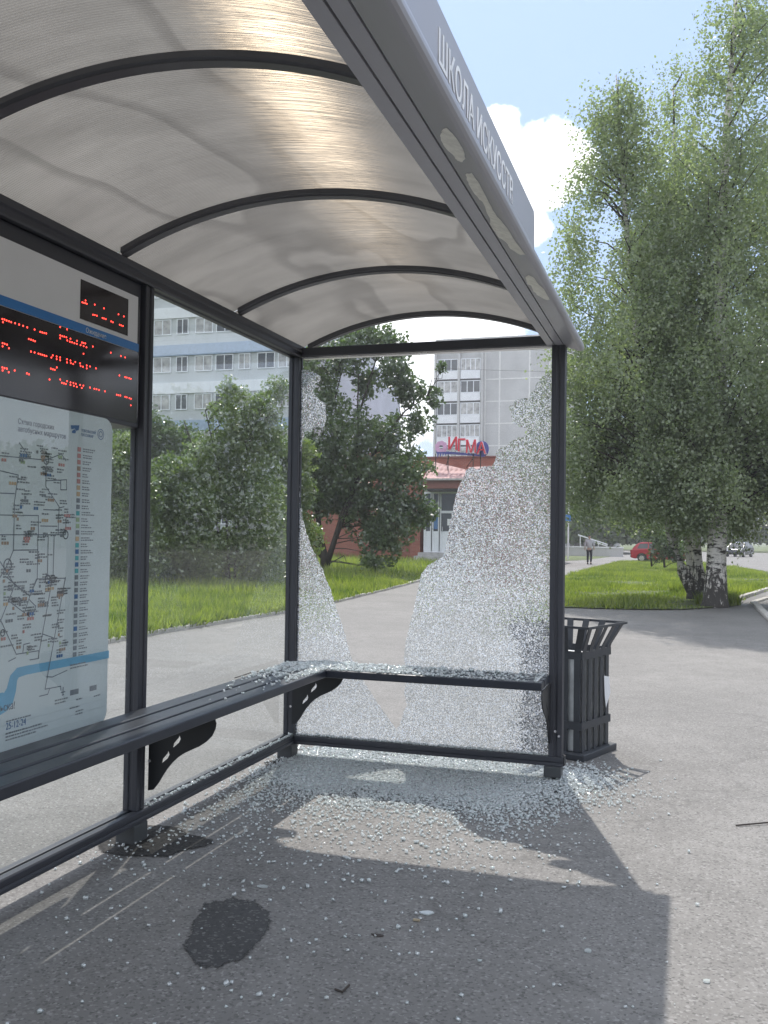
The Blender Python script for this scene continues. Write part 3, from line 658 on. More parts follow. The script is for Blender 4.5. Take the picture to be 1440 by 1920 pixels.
# lit dots, as the photograph catches them
leds_hd = [(722, 555), (695, 570), (708, 575), (720, 578), (733, 583), (800, 590), (878, 622), (1000, 672), (1046, 690), (785, 675), (800, 678), (818, 684), (865, 703), (878, 707), (893, 712), (938, 732), (953, 739), (1010, 760), (1024, 766), (1038, 770)]
leds = [(20, 712), (38, 716), (56, 724), (76, 730), (95, 738), (25, 738), (128, 747), (162, 758), (196, 769), (230, 782), (292, 800), (340, 820), (356, 825), (373, 829), (390, 833), (508, 780), (566, 799), (508, 850), (525, 856), (542, 860), (560, 866), (508, 874), (595, 878), (568, 892), (590, 903), (608, 908), (628, 915), (648, 922), (650, 896), (692, 910), (705, 914), (720, 918), (680, 932), (706, 940), (730, 950), (784, 944), (243, 880), (262, 886), (280, 893), (296, 899), (22, 915), (40, 921), (60, 928), (22, 942), (76, 958),
        (705, 1005), (935, 996), (1020, 1024), (1056, 1036), (262, 986), (292, 994), (325, 1004), (342, 1009), (358, 1014), (375, 1019), (392, 1024), (434, 1036), (446, 1018), (478, 1028), (478, 1050), (508, 1036), (508, 1059), (566, 1052), (566, 1078), (595, 1062), (598, 1084), (618, 1092), (636, 1074), (676, 1086), (680, 1108), (700, 1114), (732, 1104), (760, 1112), (732, 1128), (810, 1128),
        (20, 1120), (38, 1126), (58, 1130), (22, 1145), (74, 1160), (124, 1146), (227, 1170), (245, 1178), (430, 1130), (446, 1136), (462, 1140), (480, 1120), (418, 1222), (1008, 1188), (1056, 1202), (1070, 1206), (1090, 1212), (1104, 1216), (508, 1222), (522, 1250), (540, 1255), (556, 1260), (566, 1236), (595, 1246), (595, 1268), (620, 1252), (640, 1258), (624, 1276), (648, 1284), (676, 1268), (704, 1274), (690, 1294), (760, 1290), (796, 1300), (814, 1304), (836, 1310), (886, 1322), (985, 1350), (1000, 1354), (1016, 1357), (1056, 1368), (1070, 1372), (1092, 1380), (1106, 1384), (1104, 1440)]
def dots(lst, name, x):
    mb = MB()
    for (a, b) in lst:
        y, z = yz(a / 4.5, 440 + b / 4.5, x); r = 0.0032
        mb.add([(x, y + r * math.cos(k * math.pi / 3), z + r * math.sin(k * math.pi / 3)) for k in range(6)], [tuple(range(6))])
    mb.build(name, M['led'], IB)
dots(leds_hd, 'clock_dots', XP + 0.0062); dots(leds, 'led_dots', XP + 0.0032)

# route map board under the display
def make_paper():
    m, t = new_mat('map_paper'); v = t.obj()
    c = t.mix(t.ramp(t.noise(v, 1.2, 3), [(0.3, 0.0), (0.7, 1.0)]), (0.58, 0.66, 0.68), (0.64, 0.71, 0.73))
    t.out(t.n('ShaderNodeBsdfPrincipled', {'Base Color': c, 'Roughness': 0.3}).outputs[0]); return m
M['paper'] = make_paper(); M['ink'] = plain('map_ink', (0.15, 0.18, 0.23), 0.5); M['river'] = plain('river_ink', (0.16, 0.42, 0.62), 0.4)
M['inks'] = {k: plain(k + '_ink', c, 0.5) for k, c in dict(red=(0.52, 0.26, 0.25), orange=(0.56, 0.42, 0.27), green=(0.36, 0.48, 0.30), teal=(0.10, 0.42, 0.45), navy=(0.07, 0.17, 0.36), brown=(0.38, 0.28, 0.22), grey=(0.22, 0.25, 0.28)).items()}
def rounded(y0, y1, z0, z1, r, n=6):
    P = []
    for (cy, cz, a0) in ((y1 - r, z1 - r, 0), (y0 + r, z1 - r, 90), (y0 + r, z0 + r, 180), (y1 - r, z0 + r, 270)):
        for k in range(n + 1): a = math.radians(a0 + 90 * k / n); P.append((cy + r * math.cos(a), cz + r * math.sin(a)))
    return P
XM = -0.024
RM = MB().prism(rounded(-3.20, -1.872, 0.545, 1.768, 0.055), XM - 0.006, XM, 'x').build('route_map', M['paper'], SH)
def seg_mesh(mb, a, b, w, x):
    a = np.array(a); b = np.array(b); d = b - a; L = np.linalg.norm(d)
    if L < 1e-6: return
    n = np.array([-d[1], d[0]]) / L * w / 2; d = d / L * w * 0.3
    mb.add([(x, *(a - n - d)), (x, *(b - n + d)), (x, *(b + n + d)), (x, *(a + n - d))], [(0, 1, 2, 3)])
def mp(x, y, crop):       # crop pixel -> (Y,Z) on the map face
    if crop == 2: u, v = x / 4.5, 740 + y / 4.5
    else: u, v = x / 4.5, 1080 + y / 4.5
    return yz(u, v, XM)
def build_map():
    x1 = XM + 0.0012
    L2 = [[(0, 515), (388, 552), (516, 500), (555, 560)], [(160, 405), (247, 530)], [(388, 552), (385, 775), (497, 945), (488, 1180)], [(385, 727), (560, 718), (560, 803), (510, 803), (510, 720)], [(0, 642), (152, 678), (120, 905), (112, 1310), (60, 1435), (0, 1540)], [(0, 1015), (322, 1020), (322, 1190)], [(0, 1182), (550, 1182)], [(555, 1020), (552, 1180)], [(365, 970), (495, 975)], [(497, 955), (540, 945)], [(112, 1312), (318, 1310)], [(318, 1190), (312, 1555), (250, 1700), (120, 1605), (0, 1410)], [(405, 1190), (398, 1555)], [(455, 1190), (445, 1555)], [(310, 1555), (550, 1548), (520, 1710)], [(0, 830), (120, 835)], [(340, 1108), (480, 1110)], [(435, 880), (460, 885)]]
    L3 = [[(125, 70), (0, 385)], [(40, 0), (250, 170), (205, 305)], [(72, 210), (262, 355), (300, 255), (245, 200)], [(305, 25), (250, 170)], [(0, 365), (135, 660), (325, 630), (325, 695), (250, 708)], [(440, 20), (320, 690)], [(550, 10), (378, 955), (510, 930), (512, 965)], [(355, 488), (450, 522)], [(190, 650), (198, 578), (250, 565)], [(390, 850), (440, 852), (565, 795)], [(415, 955), (400, 998), (330, 1015)], [(70, 720), (130, 690)]]
    mb = MB()
    for crop, LL in ((2, L2), (3, L3)):
        for pl in LL:
            P = [mp(a, b, crop) for a, b in pl]
            for a, b in zip(P[:-1], P[1:]): seg_mesh(mb, a, b, 0.0034, x1)
    mb.build('route_lines', M['ink'], RM)
    mb = MB()
    for (a, b, crop, r) in [(388, 552, 2, 0.014), (552, 1182, 2, 0.014), (62, 1437, 2, 0.019), (398, 1555, 2, 0.013), (445, 1555, 2, 0.013), (20, 480, 3, 0.010)]:
        y, z = mp(a, b, crop)
        for k in range(16):
            t0, t1 = 2 * math.pi * k / 16, 2 * math.pi * (k + 1) / 16
            seg_mesh(mb, (y + r * math.cos(t0), z + 1.1 * r * math.sin(t0)), (y + r * math.cos(t1), z + 1.1 * r * math.sin(t1)), 0.004, x1 + 0.0003)
    mb.build('stop_rings', M['ink'], RM)
    river = [(0, 1080), (40, 1060), (70, 1030), (95, 960), (115, 860), (150, 815), (220, 795), (380, 765), (560, 730), (760, 692), (918, 660)]
    mb = MB(); P = [mp(a, b, 3) for a, b in river]; P = [(P[0][0] - 0.3, P[0][1] - 0.03)] + P
    wds = [0.075, 0.075, 0.07, 0.062, 0.05, 0.042, 0.036, 0.032, 0.031, 0.031, 0.031, 0.031]
    V = []
    for i, p in enumerate(P):
        a = np.array(P[max(i - 1, 0)]); b = np.array(P[min(i + 1, len(P) - 1)]); d = (b - a) / np.linalg.norm(b - a); n = np.array([-d[1], d[0]]) * wds[i] / 2
        V += [(XM + 0.0006, *(np.array(p) - n)), (XM + 0.0006, *(np.array(p) + n))]
    mb.add(V, [(2 * i, 2 * i + 1, 2 * i + 3, 2 * i + 2) for i in range(len(P) - 1)]); mb.build('river', M['river'], RM)
    # station names too small to read: short strokes of type
    R = random.Random(3)
    lab = MB()
    def strokes(mb, y, z, w, lines=2, h=0.0062, gap=0.010):
        for l in range(lines):
            yy = y; end = y + w * R.uniform(0.6, 1.0)
            while yy < end:
                ww = R.uniform(0.006, 0.016); mb.box((x1, yy, z - l * gap), (x1 + 0.0003, min(yy + ww, end), z - l * gap + h * R.uniform(.75, 1))); yy += ww + 0.003
    colr = {k: MB() for k in M['inks']}
    spots = [(mp(R.uniform(0, 560), R.uniform(420, 1690), 2)) for _ in range(80)] + [(mp(R.uniform(0, 540), R.uniform(20, 640), 3)) for _ in range(50)]
    for (y, z) in spots:
        strokes(lab, y, z, R.uniform(0.03, 0.075), R.choice((1, 2, 2)))
        if R.random() < 0.45:
            k = R.choice(('red', 'orange', 'brown', 'navy', 'grey', 'green', 'brown', 'grey'))
            for q in range(R.choice((1, 2, 3))): colr[k].box((x1, y + 0.013 * q, z - 0.026), (x1 + 0.0004, y + 0.013 * q + 0.010, z - 0.015))
    # legend column at the right
    leg = ['red', 'red', 'red', 'brown', 'red', 'red', 'orange', 'orange', 'grey', 'grey', 'teal', 'green', 'green', 'grey', 'orange', 'teal', 'navy', 'teal', 'navy', 'teal', 'grey', 'grey', 'grey', 'navy', 'grey', 'grey', 'grey', 'grey', 'navy', 'grey', 'grey', 'grey', 'grey']
    y0, ztop = yz(145, 842, XM); _, zbot = yz(133, 1228, XM)
    for i, k in enumerate(leg):
        z = ztop + (zbot - ztop) * i / (len(leg) - 1)
        colr[k].box((x1, y0, z - 0.009), (x1 + 0.0004, y0 + 0.021, z + 0.008)); strokes(lab, y0 + 0.034, z + 0.001, R.uniform(0.04, 0.09), 2, 0.005, 0.009)
    for (a, b, crop, wdt, ln) in [(590, 760, 3, 0.15, 2), (460, 1060, 3, 0.10, 2), (640, 1050, 3, 0.06, 1), (790, 1020, 3, 0.05, 1), (585, 1125, 3, 0.09, 1), (635, 1150, 3, 0.07, 2), (50, 1235, 3, 0.17, 1), (45, 1340, 3, 0.26, 3), (-120, 1250, 3, 0.1, 2)]:
        y, z = mp(a, b, crop); strokes(lab, y, z, wdt, ln, 0.0058, 0.011)
    for (a, b, w_, h_) in [(590, 965, 0.052, 0.020), (755, 930, 0.045, 0.020)]:
        y, z = mp(a, b, 3); lab.box((x1, y, z - h_), (x1 + 0.0003, y + w_, z))
    lab.build('small_print', M['inks']['grey'], RM)
    for k, mb in colr.items():
        if mb.v: mb.build('route_number_plates', M['inks'][k], RM)
    y, z = mp(150, 215, 2)
    text_mesh('map_title', 'Схема городских\nавтобусных маршрутов', 0.0265, face_x(y, x1, z - 0.012), M['ink'], RM, 0.0002, sx=0.88)
    y, z = mp(683, 300, 2)
    text_mesh('operator_name', 'ТОБОЛЬСКИЙ\nПАССАЖИР', 0.016, face_x(y, x1, z - 0.006), M['inks']['navy'], RM, 0.0002, sx=0.85)
    y, z = mp(-110, 1205, 3)
    text_mesh('town_greeting', 'Тобольска!', 0.036, face_x(y - 0.03, x1, z + 0.012), M['ink'], RM, 0.0002, sx=0.85)
    y, z = mp(45, 1310, 3)
    text_mesh('phone_number', '25-12-24', 0.034, face_x(y, x1, z + 0.004), M['inks']['navy'], RM, 0.0002, sx=0.85)
    lg = MB()
    for poly in ([(595, 258), (668, 258), (662, 300), (640, 305), (628, 286), (600, 292)], [(628, 292), (640, 310), (632, 328), (604, 322), (606, 305)]):
        P = [mp(a, b, 2) for a, b in poly]; lg.add([(x1, *p) for p in P], [tuple(range(len(P)))])
    lg.build('operator_logo', M['inks']['navy'], RM)
    mb = MB(); y, z = mp(848, 335, 2)
    for k in range(14):
        t0, t1 = 2 * math.pi * k / 14, 2 * math.pi * (k + 1) / 14
        for r in (0.020, 0.011): seg_mesh(mb, (y + r * math.cos(t0), z + r * math.sin(t0)), (y + r * math.cos(t1), z + r * math.sin(t1)), 0.003, x1)
    mb.build('round_emblem', M['inks']['navy'], RM)
    pl = MB().box((0, 0, 0), (0.0003, 0.001, 0.001))
    for (y0_, z0_) in (mp(530, 975, 3),):
        pl = MB(); seg_mesh(pl, (y0_, z0_ - 0.014), (y0_, z0_ + 0.016), 0.004, x1); seg_mesh(pl, (y0_ - 0.012, z0_ - 0.002), (y0_ + 0.012, z0_ - 0.002), 0.004, x1); seg_mesh(pl, (y0_ - 0.006, z0_ - 0.012), (y0_ + 0.006, z0_ - 0.012), 0.003, x1)
        pl.build('airport_symbol', M['ink'], RM)
    P = rounded(-3.20, -1.872, 0.545, 1.768, 0.055)
    mb = MB(); mb.add([(XM + 0.0035, *p) for p in P], [tuple(range(len(P)))]); mb.build('clear_cover', M['map_cover'], RM)
build_map()

# ------------------------------------------------------------------ broken glass
def crumbs(P, size, name, flat=0.7, **tags):
    n = len(P)
    base = np.array([(-1, -1, -1), (1, -1, -1), (1, 1, -1), (-1, 1, -1), (-1, -1, 1), (1, -1, 1), (1, 1, 1), (-1, 1, 1)], float)
    V = base[None] * rng.uniform(0.55, 1.0, (n, 8, 1)) + rng.normal(0, 0.16, (n, 8, 3))
    V *= size[:, None, None] * 0.5 * np.stack([rng.uniform(0.7, 1.25, n), rng.uniform(0.7, 1.25, n), np.full(n, flat)], 1)[:, None, :]
    a = rng.uniform(0, 2 * np.pi, n); tl = rng.normal(0, 0.28, n); ca, sa, ct, st = np.cos(a), np.sin(a), np.cos(tl), np.sin(tl)
    x, y, z = V[..., 0], V[..., 1], V[..., 2]
    y, z = y * ct[:, None] - z * st[:, None], y * st[:, None] + z * ct[:, None]
    V = np.stack([x * ca[:, None] - y * sa[:, None], x * sa[:, None] + y * ca[:, None], z], -1)
    V[..., 2] -= V[..., 2].min(1)[:, None]
    V += P[:, None, :]
    fcs = np.array([(0, 3, 2, 1), (4, 5, 6, 7), (0, 1, 5, 4), (1, 2, 6, 5), (2, 3, 7, 6), (3, 0, 4, 7)])
    me = bpy.data.meshes.new(name); me.vertices.add(n * 8); me.vertices.foreach_set('co', V.reshape(-1).astype(np.float32))
    idx = (fcs[None] + (np.arange(n) * 8)[:, None, None]).reshape(-1).astype(np.int32)
    me.loops.add(len(idx)); me.loops.foreach_set('vertex_index', idx)
    me.polygons.add(n * 6); me.polygons.foreach_set('loop_start', np.arange(0, n * 24, 4, dtype=np.int32)); me.update(calc_edges=True); me.validate()
    return link(name, me, M['crumb'], **tags)
def scatter_glass():
    N = 290000
    P = np.column_stack([rng.uniform(-0.25, 2.25, N), rng.uniform(-3.95, 0.75, N)])
    x, y = P[:, 0], P[:, 1]
    nz = np.array([mnoise.noise(Vector((a * 3.0, b * 3.0, 0))) for a, b in P])
    inx = 1 / (1 + np.exp(-(x - 0.05) / 0.05)) / (1 + np.exp((x - 1.50) / 0.09))
    d = np.abs(y + 0.12)
    dens = 1.5 * np.exp(-np.maximum(0, -y - 0.34) / 0.20) * np.where(y > 0.16, np.exp(-(y - 0.16) / 0.10), 1) * inx * (1 + 0.6 * nz)
    dens += 0.16 * np.exp(-np.maximum(0, -y - 0.4) / 0.40) * np.where(y > 0.1, np.exp(-(y - .1) / .2), 1) * inx * (1 + 0.8 * nz)
    dens += 0.0038 * (0.35 + np.exp(-np.maximum(0, -y - 1.0) / 0.9)) * np.where(x > 1.75, np.exp(-(x - 1.75) / 0.25), 1) * np.where(y > 0.3, 0.2, 1) * np.where(x < 0, .6, 1)
    dens += 0.42 * np.exp(-((x - 1.66) / 0.11) ** 2 - ((y - 0.12) / 0.22) ** 2)
    dens += 0.05 * np.exp(-((x - 1.72) / 0.25) ** 2 - ((y + 0.05) / 0.35) ** 2)
    dens += 0.03 * np.exp(-(x / 0.09) ** 2) * (y < 0) * (y > -2)
    P = P[rng.uniform(0, 1, N) < dens]
    n = len(P); z = rng.uniform(0, 0.007, n) * (np.exp(-np.abs(P[:, 1] + 0.1) / 0.25)) + 0.001
    s = rng.gamma(4.0, 0.00155, n) + 0.0022
    far = P[:, 1] < -1.1; s[far] += 0.001
    crumbs(np.column_stack([P, z]), np.minimum(s, 0.0155), 'broken_glass', kind='stuff', label='tempered glass crumbs spilled over the asphalt below the shattered pane', category='broken glass')
    # on the bench slats and rails
    Q = []
    for x0 in gaps:
        for _ in range(420):
            y = -0.05 - rng.gamma(1.6, 0.14)
            if y > -1.5: Q.append((x0 + rng.uniform(0.004, wd - 0.004), y - 0.05, BZ))
        for _ in range(620): Q.append((min(0.1 + rng.gamma(1.3, 0.45), 1.47), -x0 - rng.uniform(0.004, wd - 0.004), BZ))
    Q = np.array(Q); crumbs(Q, rng.gamma(5.0, 0.0017, len(Q)) + 0.003, 'broken_glass', kind='stuff', label='glass crumbs lying on the corner of the bench', category='broken glass')
    Q = [(rng.uniform(-0.026, -0.002), rng.uniform(-1.6, 0.0), ZR1) for _ in range(170)] + [(-0.01, -rng.gamma(1.2, 0.15), ZR1) for _ in range(160)] + [(rng.uniform(0.01, 1.49), rng.uniform(0.006, 0.026), ZR1) for _ in range(500)]
    Q = np.array(Q); crumbs(Q, rng.gamma(5.0, 0.0014, len(Q)) + 0.003, 'broken_glass', kind='stuff', label='glass crumbs lodged on the bottom rails', category='broken glass')
scatter_glass()
def shard(px, w, h, rz, label):
    c = onz(*px); P = []
    for k in range(9):
        a = 2 * math.pi * k / 9; r = random.uniform(0.75, 1.1); P.append((w * r * math.cos(a), h * r * math.sin(a)))
    o = MB().prism(P, 0.0, 0.005, 'z').build('glass_chunk', M['crumb'], loc=(c[0], c[1], 0.002), label=label, category='glass shard', group='loose glass chunks'); o.rotation_euler = (0.05, 0, rz)
shard((800, 1714), 0.026, 0.015, 0.3, 'leaf shaped glass chunk alone on shaded asphalt right of the damp patch')
shard((1103, 1785), 0.014, 0.010, 1.0, 'small glass chunk on asphalt beside the right edge of the roof shadow')
shard((650, 1610), 0.026, 0.010, 2.6, 'long glass sliver just below the sunlit patch on the asphalt')
shard((492, 1664), 0.024, 0.010, 0.2, 'flat glass piece above the damp patch')
shard((1325, 1842), 0.012, 0.009, 0.7, 'glass chunk on sunlit asphalt at the lower right')
# small litter
def litter():
    c = onz(781, 1727); MB().box((-0.012, -0.005, 0), (0.012, 0.005, 0.006)).build('cardboard_scrap', plain('tan_card', (0.35, 0.29, 0.2), 0.8), bevel=0.001, loc=(c[0], c[1], 0.001), label='tiny tan scrap of card beside the leaf shaped glass chunk', category='litter')
    tw = MB()
    for (a, b) in (((1380, 1550), (1440, 1546)), ((1440, 1546), (1500, 1552))):
        tw.tube([onz(*a) + np.array([0, 0, 0.006]), onz(*b) + np.array([0, 0, 0.01])], 0.004, 5)
    tw.build('twig', M['twig'], label='thin dark twig lying on the sunny asphalt at the right edge', category='twig')
    for pts, lab in (([(628, 1858), (642, 1863), (655, 1850)], 'bent dry twig on shaded asphalt near the lower middle'), ([(440, 1272), (470, 1262), (500, 1256), (470, 1276)], 'forked dry twig on the asphalt behind the back glass')):
        tw = MB(); tw.tube([onz(*p) + np.array([0, 0, 0.005]) for p in pts], 0.0035, 5); tw.build('twig', M['twig'], label=lab, category='twig')
    c = onz(708, 1755); P = [(0.02 * math.cos(a) * (1 + .3 * math.sin(3 * a)), 0.010 * math.sin(a)) for a in np.linspace(0, 6.28, 10)[:-1]]
    MB().prism(P, 0.001, 0.004, 'z').build('dry_leaf', M['twig'], loc=(c[0], c[1], 0), label='small brown dry leaf on shaded asphalt', category='leaf')
litter()

# broken edges in the asphalt round the shelter feet: dark earth
def earth_patch(px, r, label):
    c = onz(*px); P = [(c[0] + r * (1 + .35 * mnoise.noise(Vector((math.cos(a) * 1.4 + c[0], math.sin(a) * 1.4, 2)))) * math.cos(a) * 1.2, c[1] + r * (1 + .35 * mnoise.noise(Vector((math.cos(a) * 1.4 + c[0], math.sin(a) * 1.4, 2)))) * math.sin(a)) for a in np.linspace(0, 2 * math.pi, 40)[:-1]]
    soft_patch('loose_earth', P, 0.0035, M['earth'], label=label, category='bare earth')
m, t = new_mat('dark_earth'); v = t.obj(); h = t.noise(v, 70, 6, 0.7)
t.out(t.n('ShaderNodeBsdfPrincipled', {'Base Color': t.mix(t.ramp(h, [(0.35, 0.0), (0.7, 1.0)]), (0.012, 0.012, 0.012), (0.085, 0.08, 0.075)), 'Roughness': 0.95, 'Normal': t.bump(h, 1.0, 0.02)}).outputs[0]); M['earth'] = m
fade_edge(m)
earth_patch((1052, 1482), 0.075, 'dark broken hole in the asphalt below the right shelter post')
earth_patch((282, 1580), 0.19, 'dark crumbled asphalt at the foot of the left shelter post')
earth_patch((530, 1432), 0.09, 'dark crumbled asphalt at the foot of the corner post')

# ------------------------------------------------------------------ litter bin
def make_bin():
    rz = -math.atan2(0.16, 0.433); c = (1.499, 0.788)
    B = empty('litter_bin', (c[0], c[1], 0), rz, label='dark slatted metal litter bin with flared top behind the right shelter post', category='litter bin')
    MB().box((-0.23, -0.23, 0.0), (0.23, 0.23, 0.040)).build('base_plate', M['bin'], B, bevel=0.006)
    MB().box((-0.176, -0.176, 0.041), (0.176, 0.176, 0.60)).build('liner', M['galv'], B, bevel=0.004, label='dented galvanised metal liner')
    h, hw = 0.187, 0.262
    prof = [(h, 0.041), (h, 0.60), (h + 0.012, 0.66), (h + 0.045, 0.73), (hw, 0.795)]
    for q in range(4):
        R4 = Matrix.Rotation(q * math.pi / 2, 4, 'Z')
        for i in range(5):
            f = (i - 2.0) / 2.0 * 0.87
            V = []; ww = 0.021
            for (o, z) in prof:
                y = f * (h if z < 0.61 else o)
                for (dx, dy) in ((0, -ww), (0.006, -ww), (0.006, ww), (0, ww)): V.append(tuple(R4 @ Vector((o + dx, y + dy, z))))
            n = 4; Fc = []
            for k in range(len(prof) - 1):
                for j in range(n): Fc.append((k * n + j, k * n + (j + 1) % n, (k + 1) * n + (j + 1) % n, (k + 1) * n + j))
            Fc += [(3, 2, 1, 0), tuple(range((len(prof) - 1) * n, len(prof) * n))]
            MB().add(V, Fc).build('slat', M['bin'], B)
    for (z0, z1, nm) in ((0.592, 0.640, 'upper_band'), (0.175, 0.222, 'lower_band')):
        mb = MB(); o = h + 0.0065
        for q in range(4): mb.box((o, -o - 0.006, z0), (o + 0.006, o, z1), Matrix.Rotation(q * math.pi / 2, 4, 'Z'))
        mb.build(nm, M['bin'], B)
    mb = MB()
    for q in range(4): mb.box((hw + 0.0062, -hw - 0.012, 0.782), (hw + 0.0125, hw + 0.0062, 0.797), Matrix.Rotation(q * math.pi / 2, 4, 'Z'))
    mb.build('rim', M['bin'], B)
    V = [(0.20, 0.10, 0.47), (0.212, 0.15, 0.46), (0.215, 0.16, 0.36), (0.205, 0.12, 0.27), (0.20, 0.11, 0.36)]
    MB().add(V, [(0, 1, 2, 3, 4)]).build('paper_tag', M['white_wall'], B)
make_bin()

# ------------------------------------------------------------------ trees
def leaf_quads(P, size, droop=0.0, aspect=0.6):
    n = len(P)
    d = rng.normal(0, 1, (n, 3)); d[:, 2] -= droop; d /= np.linalg.norm(d, axis=1)[:, None]
    u = np.cross(d, rng.normal(0, 1, (n, 3))); u /= np.linalg.norm(u, axis=1)[:, None]
    s = (size * rng.uniform(0.65, 1.3, n))[:, None]
    a = P; c = P + d * s; mid = P + d * s * 0.45; w = u * s * aspect * 0.5
    nrm = np.cross(d, u) * s * 0.10
    return np.stack([a, mid + w + nrm, c, mid - w + nrm], 1).reshape(-1, 3)
def nvals(P, sc, off=0.0):
    return np.array([mnoise.noise(Vector((p[0] * sc + off, p[1] * sc, p[2] * sc))) for p in P])
def axis_pt(ax, t):
    ax = np.asarray(ax); k = np.clip(t * (len(ax) - 1), 0, len(ax) - 1.0001); i = k.astype(int); f = (k - i)[:, None]
    return ax[i] * (1 - f) + ax[i + 1] * f
def birch(label, base, ax, prof, n_str, per, trunks, leaf=0.066, group=None, seed=0.0):
    R = empty('birch_tree', tuple(base), label=label, category='tree', group=group)
    b = np.asarray(base)
    tb = MB()
    for pts, rads in trunks:
        q = [np.asarray(p, float) - b for p in pts]; rads = list(rads)
        d = q[1] - q[0]; low = q[0] - np.array([0, 0, 0.12]); f1 = q[0] + d * 0.12; f2 = q[0] + d * 0.35
        q = [low, q[0], f1, f2] + q[1:]; rads = [rads[0] * 1.20, rads[0] * 1.16, rads[0] * 1.04, rads[0] * 0.98] + rads[1:]
        tb.tube(q, rads, 14)
    tb.build('trunk', M['birch_bark'], R, smooth=True)
    ts = np.linspace(0, 1, len(prof)); prof = np.asarray(prof)
    t = rng.uniform(0, 1, n_str * 4); r = np.interp(t, ts, prof)
    keep = rng.uniform(0, 1, len(t)) < (r / prof.max()) ** 1.5; t = t[keep]; r = r[keep]
    C = axis_pt(ax, t); a = rng.uniform(0, 2 * np.pi, len(t)); q = np.sqrt(rng.uniform(0.02, 1, len(t)))
    lump = 1 + 0.30 * nvals(np.column_stack([np.cos(a) * 1.3, np.sin(a) * 1.3, t * 7]), 1.0, seed)
    S = C + np.column_stack([np.cos(a) * r * q * lump, np.sin(a) * r * q * lump, np.zeros(len(t))])
    S[:, 2] += 0.35 * r * (0.6 - q) 
    g = nvals(S, 0.75, seed + 9); ok = g > -0.16; S, C2 = S[ok][:n_str], C[ok][:n_str]
    n0 = max(1, len(S) // 7); S = np.repeat(S[:n0], 7, 0); C2 = np.repeat(C2[:n0], 7, 0)
    n = len(S); S = S + rng.normal(0, 0.17, (n, 3)) * np.array([1, 1, 0.8])
    # hanging sprays
    k = np.arange(per)[None, :]; L = rng.uniform(0.25, 0.75, n)[:, None]
    drift = rng.normal(0, 0.35, (n, 2))
    Z = -(k / per) * L
    P = np.stack([S[:, 0, None] + drift[:, 0, None] * (k / per) * L, S[:, 1, None] + drift[:, 1, None] * (k / per) * L, S[:, 2, None] + Z], -1) + rng.normal(0, 0.065, (n, per, 3))
    P = P.reshape(-1, 3); zb = np.asarray(ax)[0][2]
    P = P[P[:, 2] > zb - 0.35 + 0.9 * nvals(P * np.array([1, 1, 0.2]), 1.1, seed) + 0.25 * rng.normal(0, 1, len(P))]
    V = leaf_quads(P - b, leaf, 0.5, 0.75)
    cr = link('crown', np_mesh('birch_crown', V, 4), M['birch_leaf'], R)
    # fine limbs from the stems into the crown
    mb = MB(); idx = rng.choice(n, min(n, 150), replace=False)
    tp_, _ = trunks[0]; tp_ = np.asarray(tp_)
    for i in idx:
        e = S[i]; zz = e[2] - 0.5 * np.linalg.norm(e[:2] - C2[i][:2]) - 0.2
        if zz < 1.7 or zz > tp_[-1][2]: continue
        st = np.array([np.interp(zz, tp_[:, 2], tp_[:, 0]), np.interp(zz, tp_[:, 2], tp_[:, 1]), zz])
        md = (st + e) / 2 + np.array([0, 0, 0.15]) + rng.normal(0, 0.08, 3)
        mb.tube([st - b, md - b, e - b], [0.028, 0.015, 0.005], 5)
    mb.build('limbs', M['twig'], R)
    return R
gp = lambda u, v: onz(u, v, 0.02)
def P3(lst): return [at(u, v, D) for u, v, D in lst]
GB = 'birches in the clump beside the driveway'
D0 = 18.6
b1 = gp(1303, 1112); b2 = gp(1340, 1131); b3 = gp(1318, 1108)
t1 = P3([(1303, 1112, 20.0), (1280, 1070, 19.9), (1262, 1015, 19.7), (1240, 900, 19.6), (1200, 680, 19.5), (1175, 430, 19.4), (1155, 140, 19.3)])
birch('left leaning white birch of the clump with a pointed narrow crown', b1, P3([(1200, 955, 19.6), (1180, 760, 19.5), (1165, 440, 19.4), (1155, 105, 19.3)]), [1.25, 1.6, 1.7, 1.6, 1.42, 1.25, 1.0, 0.65, 0.15], 7000, 13,
      [(t1, [0.15, 0.12, 0.11, 0.10, 0.08, 0.05, 0.012])], group=GB, seed=1.0)
t2 = P3([(1341, 1134, 18.7), (1343, 1060, 18.8), (1346, 960, 18.8), (1350, 760, 18.8), (1352, 500, 18.8), (1362, 250, 18.8), (1385, -60, 18.8)])
birch('tallest birch with the thick dark barked trunk nearest the asphalt', b2, P3([(1405, 985, 18.8), (1390, 800, 18.8), (1380, 420, 18.9), (1400, -75, 18.9)]), [1.2, 1.7, 1.9, 1.95, 1.95, 1.85, 1.65, 1.4, 1.0, 0.25], 9500, 13,
      [(t2, [0.23, 0.19, 0.17, 0.14, 0.11, 0.075, 0.015])], group=GB, seed=4.0)
t3 = P3([(1318, 1110, 20.6), (1308, 1060, 20.7), (1302, 980, 20.8), (1290, 800, 21), (1270, 520, 21), (1262, 160, 21)])
t3b = P3([(1312, 1108, 20.9), (1296, 1070, 21.0), (1288, 1000, 21.1), (1262, 800, 21.2), (1225, 560, 21.2), (1205, 300, 21.2)])
birch('middle birch with two slender white stems behind the dark trunk', b3, P3([(1275, 955, 21), (1270, 780, 21), (1262, 480, 21), (1262, 110, 21)]), [1.2, 1.7, 1.8, 1.75, 1.65, 1.4, 1.1, 0.7, 0.15], 6800, 13,
      [(t3, [0.14, 0.11, 0.10, 0.08, 0.06, 0.012]), (t3b, [0.11, 0.09, 0.08, 0.065, 0.045, 0.012])], group=GB, seed=7.0)
b4 = gp(1560, 1098)
